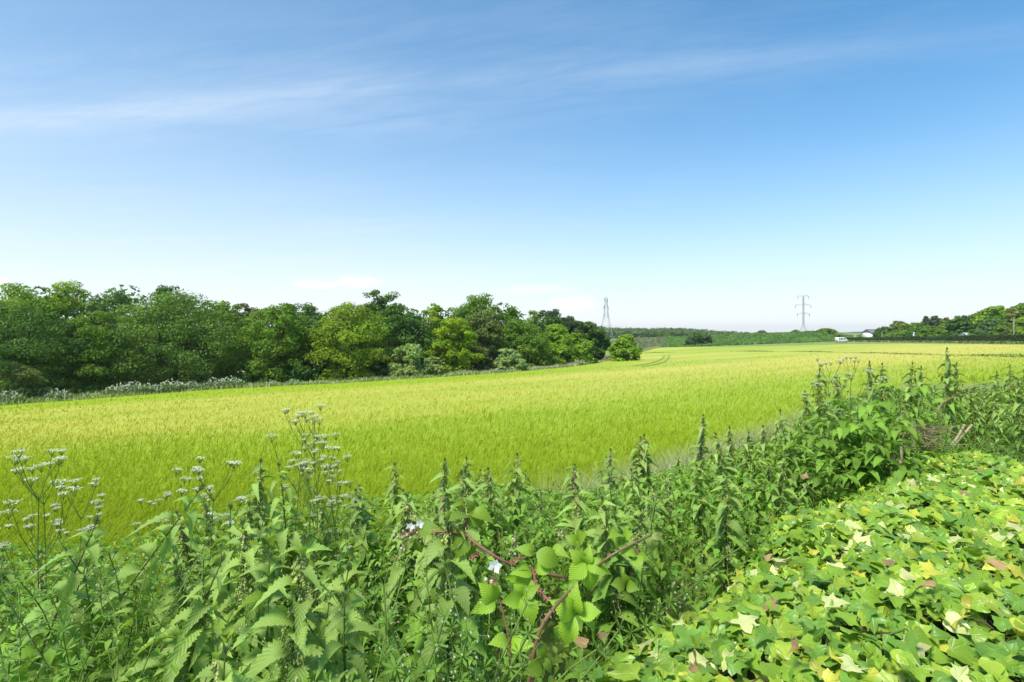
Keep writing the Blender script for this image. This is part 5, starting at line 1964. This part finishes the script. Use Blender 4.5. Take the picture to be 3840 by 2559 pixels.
# ------------------------------------------------------------------ cow parsley
def parsley_proto(seed, label):
    r_ = np.random.default_rng(seed)
    root = empty('cow_parsley')
    tag(root, label, 'wildflower', 'cow parsley in flower on the bank')
    st_ = MB()
    H = 1.0
    green = np.array([.15, .23, .05])
    z = np.linspace(0, H * .96, 8)
    sx = np.cumsum(r_.normal(0, .008, 8))
    stem = np.c_[sx, np.cumsum(r_.normal(0, .008, 8)), z]
    st_.tube(stem, np.interp(z, [0, H], [.0038, .0016]), 5, green * .9)
    heads = []
    for lev, (zz, nb, L) in enumerate(((.50, 2, .30), (.66, 2, .27), (.80, 3, .2), (.95, 4, .12))):
        a0 = r_.uniform(0, 6.28)
        p = np.array([np.interp(zz, z, stem[:, 0]), np.interp(zz, z, stem[:, 1]), zz])
        for k in range(nb):
            a = a0 + k * 6.283 / nb + r_.normal(0, .3)
            l = L * r_.uniform(.8, 1.2)
            e = p + np.array([math.cos(a) * l * .62, math.sin(a) * l * .62, l * .8])
            m_ = p * .5 + e * .5 + np.array([math.cos(a), math.sin(a), -.2]) * l * .06
            st_.tube([p, m_, e], [.0016, .0012, .0009], 4, green)
            heads.append((e, r_.uniform(.5, .95)))
            if r_.uniform() < .6:
                a2 = a + r_.choice([-1, 1]) * .9
                e2 = m_ + np.array([math.cos(a2) * l * .35, math.sin(a2) * l * .35, l * .42])
                st_.tube([m_, e2], [.0014, .001], 4, green)
                heads.append((e2, r_.uniform(.4, .7)))
    obj('stem', st_.mesh('stem', M['herb'], True), root)
    for (e, s) in heads:
        mb = MB(); rays = MB()
        for k in range(11):
            a = k * 2.4 ; rr = .030 * s * math.sqrt((k + .5) / 11)
            c = e + np.array([math.cos(a) * rr, math.sin(a) * rr, .026 * s - rr * rr * 5 + r_.normal(0, .001)])
            rays.tube([e, c], [.0007, .0005], 3, green * 1.1)
            for q in range(8):
                f = c + np.array([*(r_.normal(0, .0042 * s, 2)), r_.normal(.001, .0012)])
                w = .0021 * r_.uniform(.7, 1.25)
                t_ = r_.uniform(0, 6.28)
                V = [f + np.array([w * math.cos(t_ + j * 1.571), w * math.sin(t_ + j * 1.571), r_.normal(0, .0006)]) for j in range(4)]
                mb.add(V, [(0, 1, 2, 3)], None, np.array([.84, .86, .70]) * r_.uniform(.8, 1.05))
        um = obj('umbel', mb.mesh('umbel', M['petal']), root)
        obj('stalks', rays.mesh('stalks', M['herb']), um)
    lf = MB()
    for k in range(15):
        zz = r_.uniform(.30, .80); a = r_.uniform(0, 6.28); L = r_.uniform(.14, .26)
        p = np.array([0, 0, zz]); d = np.array([math.cos(a), math.sin(a), .25]); sd_ = np.array([-math.sin(a), math.cos(a), 0])
        for q in range(7):
            f = .35 + .1 * q
            c = p + d * L * f - np.array([0, 0, .1 * f * f * L])
            for s in (-1, 1):
                for w in range(4):
                    tip = c + (sd_ * s * (1 - f * .7) * .42 * L + d * .12 * L) * (.35 + .22 * w) + np.array([0, 0, r_.normal(0, .006)])
                    ln = .022 * (1.2 - f * .6)
                    u_ = sd_ * s * ln + d * ln * .7; v_ = d * ln * .45 - sd_ * s * ln * .3
                    lf.add([tip, tip + u_ * .5 + v_ * .5, tip + u_, tip + u_ * .5 - v_ * .5], [(0, 1, 2, 3)], None, np.array([.12, .22, .035]) * r_.uniform(.8, 1.25))
        lf.tube([p, p + d * L - np.array([0, 0, .1 * L])], [.0016, .0007], 3, green)
    o = obj('feathery_leaves', lf.mesh('feathery_leaves', M['herb']), root); o['kind'] = 'stuff'
    return root


PP = [parsley_proto(s, 'x') for s in (21, 22, 23, 24)]
pu_ = [False] * 4
for i, (u, v, d, s, lab) in enumerate([
    (1105, 1580, 2.3, 1.0, 'tallest white cow parsley on the left, standing clear above the nettles'), (1255, 1608, 2.4, 1.0, 'cow parsley just right of the tallest one, many white heads'),
    (1345, 1680, 2.5, .8, 'cow parsley low at the right end of the white group left of the middle'), (1225, 1700, 2.6, .8, 'cow parsley in the thick of the white group left of the middle'), (1400, 1765, 2.4, .7, 'low cow parsley half buried in nettles at the right of the white group'),
    (1180, 1760, 2.3, .7, 'cow parsley half hidden below the tallest one'), (700, 1715, 2.3, 1.0, 'cow parsley standing alone behind the leaning nettle'), (745, 1780, 2.6, .8, 'small cow parsley right of the lone one behind the leaning nettle'),
    (110, 1742, 1.75, 1.0, 'big cow parsley at the left edge'), (285, 1752, 2.0, 1.0, 'broad greenish cow parsley, second from the left edge'), (330, 1830, 2.3, .8, 'greenish cow parsley behind the second one from the left'),
    (190, 1930, 2.1, .7, 'low cow parsley among the grass at the left'),
    (540, 1900, 2.4, .7, 'low cow parsley right behind the leaning nettle stem'), 
    (3110, 1375, 3.7, .9, 'cow parsley at the left end of the tall right hand clump'), (3165, 1360, 3.9, 1.0, 'thin cow parsley against the yellow barley on the right'), (3215, 1420, 3.8, .7, 'white headed cow parsley between the nettle spires on the right'),
    (3060, 1455, 3.6, .7, 'low cow parsley leaning out left of the tall right hand clump'), (3030, 1440, 3.8, .7, 'cow parsley with small heads at the far left of the right hand clump')]):
    k = i % 4
    if not pu_[k]: pu_[k] = True; o = PP[k]
    else: o = copy_thing(PP[k])
    t = P(u, v + (45 if u < 900 else 15), d)
    g = float(ground(t[0], t[1]))
    H = t[2] - g
    w = .88 * s
    o.location = (t[0], t[1], t[2] - 1.02 * max(.9, min(1.3, H)))
    o.scale = (w, w, max(.9, min(1.3, H)))
    o.rotation_euler = (rng.normal(0, .05), rng.normal(0, .06), rng.uniform(0, 6.28))
    o['label'] = lab

# ------------------------------------------------------------------ cleavers
def cleavers_proto(seed):
    r_ = np.random.default_rng(seed)
    root = empty('cleavers')
    tag(root, 'x', 'weed', 'cleavers scrambling in the foreground')
    sm, lf, fl = MB(), MB(), MB()
    for q in range(4):
        a = r_.uniform(0, 6.28)
        p = np.array([0, 0, 0.0]) + [*(r_.normal(0, .03, 2)), 0]
        d = np.array([math.cos(a) * .55, math.sin(a) * .55, 1.0]); d /= np.linalg.norm(d)
        pts = [p]
        for k in range(9):
            p = p + d * .052
            d = d + r_.normal(0, .12, 3) + np.array([0, 0, -.045]); d /= np.linalg.norm(d)
            pts.append(p)
            if k < 1: continue
            u1 = np.cross(d, [0.3, .9, .1]); u1 /= np.linalg.norm(u1); u2 = np.cross(d, u1)
            for w in range(7):
                t = w * .8976
                o_ = u1 * math.cos(t) + u2 * math.sin(t)
                L = .026 * (1.15 - .06 * k) * r_.uniform(.8, 1.15)
                sd_ = np.cross(d, o_)
                b0 = p; e = p + (o_ + d * .3) * L
                m_ = p + (o_ + d * .35) * L * .55
                lf.add([b0, m_ + sd_ * L * .13, e, m_ - sd_ * L * .13], [(0, 1, 2, 3)], None, np.array([.15, .28, .035]) * r_.uniform(.8, 1.25))
            if k > 3:
                for w in range(5):
                    f = p + r_.normal(0, .012, 3) + d * .015
                    s = .0022
                    fl.add([f + [s, 0, 0], f + [0, 0, s], f - [s, 0, 0], f - [0, 0, s]], [(0, 1, 2, 3)], None, (.60, .64, .42))
                    sm.tube([p, f], .0004, 3, (.2, .3, .07))
        sm.tube(pts, .0014, 4, (.19, .29, .06))
    obj('stem', sm.mesh('stem', M['herb']), root)['kind'] = 'stuff'
    obj('leaves', lf.mesh('leaves', M['herb']), root)['kind'] = 'stuff'
    obj('flowers', fl.mesh('flowers', M['petal']), root)['kind'] = 'stuff'
    return root


CP = [cleavers_proto(s) for s in (31, 32, 33)]
cu_ = [False] * 3
ORD = 'first second third fourth fifth sixth seventh eighth ninth tenth eleventh twelfth'.split()
CLEAVERS = [(0, 9, 'thin cleavers plants at the bottom middle beside the bramble'), (9, 21, 'cleavers plants threading through the nettles at the bottom left'),
            (21, 25, 'cleavers plants in the shady hollow behind the bramble'), (25, 32, 'yellowish cleavers plants round the cut stubs beyond the ivy')]
spots = [(1500, 2440, .92), (1600, 2380, .98), (1700, 2420, .95), (1780, 2470, .92), (1850, 2350, .98), (1640, 2500, .88), (1900, 2480, .92), (1560, 2520, .88), (1760, 2560, .85),
         (60, 2330, 1.2), (160, 2380, 1.15), (260, 2300, 1.2), (330, 2420, 1.1), (420, 2330, 1.15), (120, 2480, 1.05), (20, 2450, 1.05), (500, 2420, 1.1), (380, 2230, 1.3), (200, 2180, 1.4), (700, 2280, 1.3), (620, 2180, 1.45),
         (2250, 1990, 1.75), (2320, 1960, 1.85), (2180, 1960, 1.8), (2400, 1940, 1.95), (3560, 1560, 3.5), (3640, 1580, 3.5), (3700, 1600, 3.6), (3480, 1600, 3.4), (3420, 1560, 3.5), (3760, 1630, 3.4), (3620, 1530, 3.7)]
for i, (u, v, d) in enumerate(spots):
    k = i % 3
    if not cu_[k]: cu_[k] = True; o = CP[k]
    else: o = copy_thing(CP[k])
    t = P(u, v, d)
    sc_ = 1.0 if d < 1.6 else 1.35
    o.location = (t[0], t[1], t[2] - .34 * sc_)
    o.rotation_euler = (rng.normal(0, .2), rng.normal(0, .2), rng.uniform(0, 6.28))
    o.scale = (sc_,) * 3
    lo, hi, where = next(c for c in CLEAVERS if i < c[1])
    rank = sorted(range(lo, hi), key=lambda q: spots[q][0]).index(i)
    o['label'] = ORD[rank] + ' from the left of the ' + where


# ------------------------------------------------------------------ elder saplings, cut stubs, dry twigs beyond the ivy
def elder(label, u, v, d, H, nsh):
    t = P(u, v, d)
    g = float(ground(t[0], t[1]))
    root = empty('elder_sapling', (t[0], t[1], g))
    tag(root, label, 'sapling', 'elder saplings beyond the ivy')
    mb = MB()
    top = t[2] - g
    for q in range(nsh):
        a = q * 6.283 / nsh + rng.normal(0, .3)
        e = np.array([math.cos(a) * .16 * (q > 0), math.sin(a) * .16 * (q > 0), top - (q > 0) * rng.uniform(.08, .25)])
        s0 = np.array([0, 0, top - H])
        m_ = (s0 + e) / 2 + np.array([math.cos(a), math.sin(a), 0]) * .03
        mb.tube([[0, 0, 0], s0], .007, 5, (.12, .11, .06)) if q == 0 else None
        mb.tube([s0, m_, e], [.005, .004, .0025], 5, (.11, .14, .05))
        for k in range(4):
            f = .35 + .65 * k / 3
            c = s0 * (1 - f) + e * f
            for sgn in (0, math.pi):
                aa = a + k * 1.57 + sgn + rng.normal(0, .2)
                out = np.array([math.cos(aa), math.sin(aa), .45 - .1 * (3 - k)]); out /= np.linalg.norm(out)
                L = rng.uniform(.12, .17)
                mb.tube([c, c + out * L * .6, c + out * L + [0, 0, -.012]], [.0016, .0013, .001], 4, (.13, .2, .05))
                side = np.cross(out, [0, 0, 1.0]); side /= np.linalg.norm(side)
                for (fr, s) in ((.5, 1), (.5, -1), (.85, 1), (.85, -1), (1, 0)):
                    dv = out * (.55 if s else 1) + side * s * .85 + np.array([0, 0, -.25])
                    gcol = np.array([.165, .30, .032]) * rng.normal(1, .12) * (1.25 if k == 3 else 1)
                    put_leaf(EL[rng.integers(0, 2)], root, tuple(c + out * L * fr), tuple(dv), rng.uniform(.068, .10), rng.normal(0, .2), tuple(gcol))
    obj('stem', mb.mesh('stem', M['herb'], True), root)


elder('glossy bright green elder sapling with spread leaflets, in front of the tall right hand nettles', 3215, 1545, 3.1, .42, 4)
elder('low dark green elder sapling hanging over the rim of the ivy', 3310, 1640, 2.95, .34, 4)
elder('broad leaved green sapling between the nettle spires on the right', 3370, 1480, 3.6, .40, 3)
elder('elder sapling at the left foot of the right hand clump', 3140, 1620, 3.0, .34, 3)

for i, (u0, v0, u1, v1, d, lab) in enumerate([(3596, 1628, 3618, 1592, 3.55, 'left one of two pale leaning cut stems at the top of the ivy'), (3610, 1632, 3646, 1593, 3.55, 'right one of two pale leaning cut stems at the top of the ivy'),
                                              (3493, 1625, 3503, 1600, 3.5, 'short cut stub with a pale top among the dry twigs'), (3425, 1655, 3436, 1592, 3.45, 'tall thin cut stub left of the dry twigs'), (3418, 1640, 3420, 1605, 3.5, 'thin stub beside the tall thin one'),
                                              (3352, 1712, 3356, 1664, 3.3, 'dark cut stub at the rim of the ivy'), (3378, 1705, 3380, 1660, 3.35, 'middle cut stub at the rim of the ivy'), (3310, 1705, 3306, 1680, 3.2, 'short brown stub under the elder leaves')]):
    a, b = P(u0, v0, d), P(u1, v1, d)
    ex = a - (b - a) * 1.2
    root = empty('cut_stub', tuple(ex))
    tag(root, lab, 'stub', 'cut stems beyond the ivy')
    mb = MB(); mb.tube([(0, 0, 0), tuple((b - ex) * .5 + [.004, 0, 0]), tuple(b - ex)], [.0085, .008, .0075], 8)
    obj('stem', mb.mesh('stem', M['bark'] if i in (5, 7) else M['cutwood'], True), root)
    mb = MB(); q = b - ex; mb.tube([tuple(q - (b - a) / np.linalg.norm(b - a) * .001), tuple(q + (b - a) / np.linalg.norm(b - a) * .002)], [.0077, .0005], 8)
    obj('cut_face', mb.mesh('cut_face', M['cutwood']), root)


def dry_twigs():
    mb = MB()
    for i in range(230):
        u, v = rng.normal(3450, 45), rng.uniform(1595, 1690)
        c = P(u, v, rng.uniform(3.3, 3.8))
        a, e = rng.uniform(0, 6.28), rng.normal(.1, .35)
        L = rng.uniform(.04, .13)
        d = np.array([math.cos(a) * math.cos(e), math.sin(a) * math.cos(e), math.sin(e)]) * L
        mb.tube([c - d, c + rng.normal(0, .006, 3), c + d], [.0018, .0016, .0008], 3, np.array([.46, .36, .19]) * rng.uniform(.6, 1.2))
    tag(obj('dry_twigs', mb.mesh('dry_twigs', M['herb'])), 'brown heap of dry twigs among the cut stubs beyond the ivy', 'twigs', kind='stuff')
    # the long bare bramble shoot arching over the clump
    root = empty('dead_bramble', tuple(P(3510, 1545, 3.6)))
    tag(root, 'long arching reddish bramble shoot in front of the nettles at the right', 'bramble')
    off = -np.array(root.location)
    mb = MB()
    pts = [P(3512, 1548, 3.6), P(3535, 1510, 3.6), P(3580, 1485, 3.6), P(3640, 1472, 3.65), P(3710, 1466, 3.7)]
    mb.tube(pts, [.0055, .005, .004, .003, .0015], 6, np.array([.26, .17, .10]))
    obj('cane', mb.mesh('cane', M['cane'], True), root, loc=off)
    for k in range(14):
        f = rng.uniform(.2, 1) * 4; i = min(int(f), 3); w = f - i
        p = pts[i] * (1 - w) + pts[i + 1] * w
        put_leaf(BL[k % 3], root, tuple(p + off), tuple(rng.normal(0, 1, 3) * [1, .5, .6]), rng.uniform(.03, .06), rng.normal(0, .4), (.21, .23, .06))


dry_twigs()
print('TRIS', sum(len(m.loops) - 2 * len(m.polygons) for m in bpy.data.meshes))
print('SCRIPT', round(time.time() - T0, 1), 's')
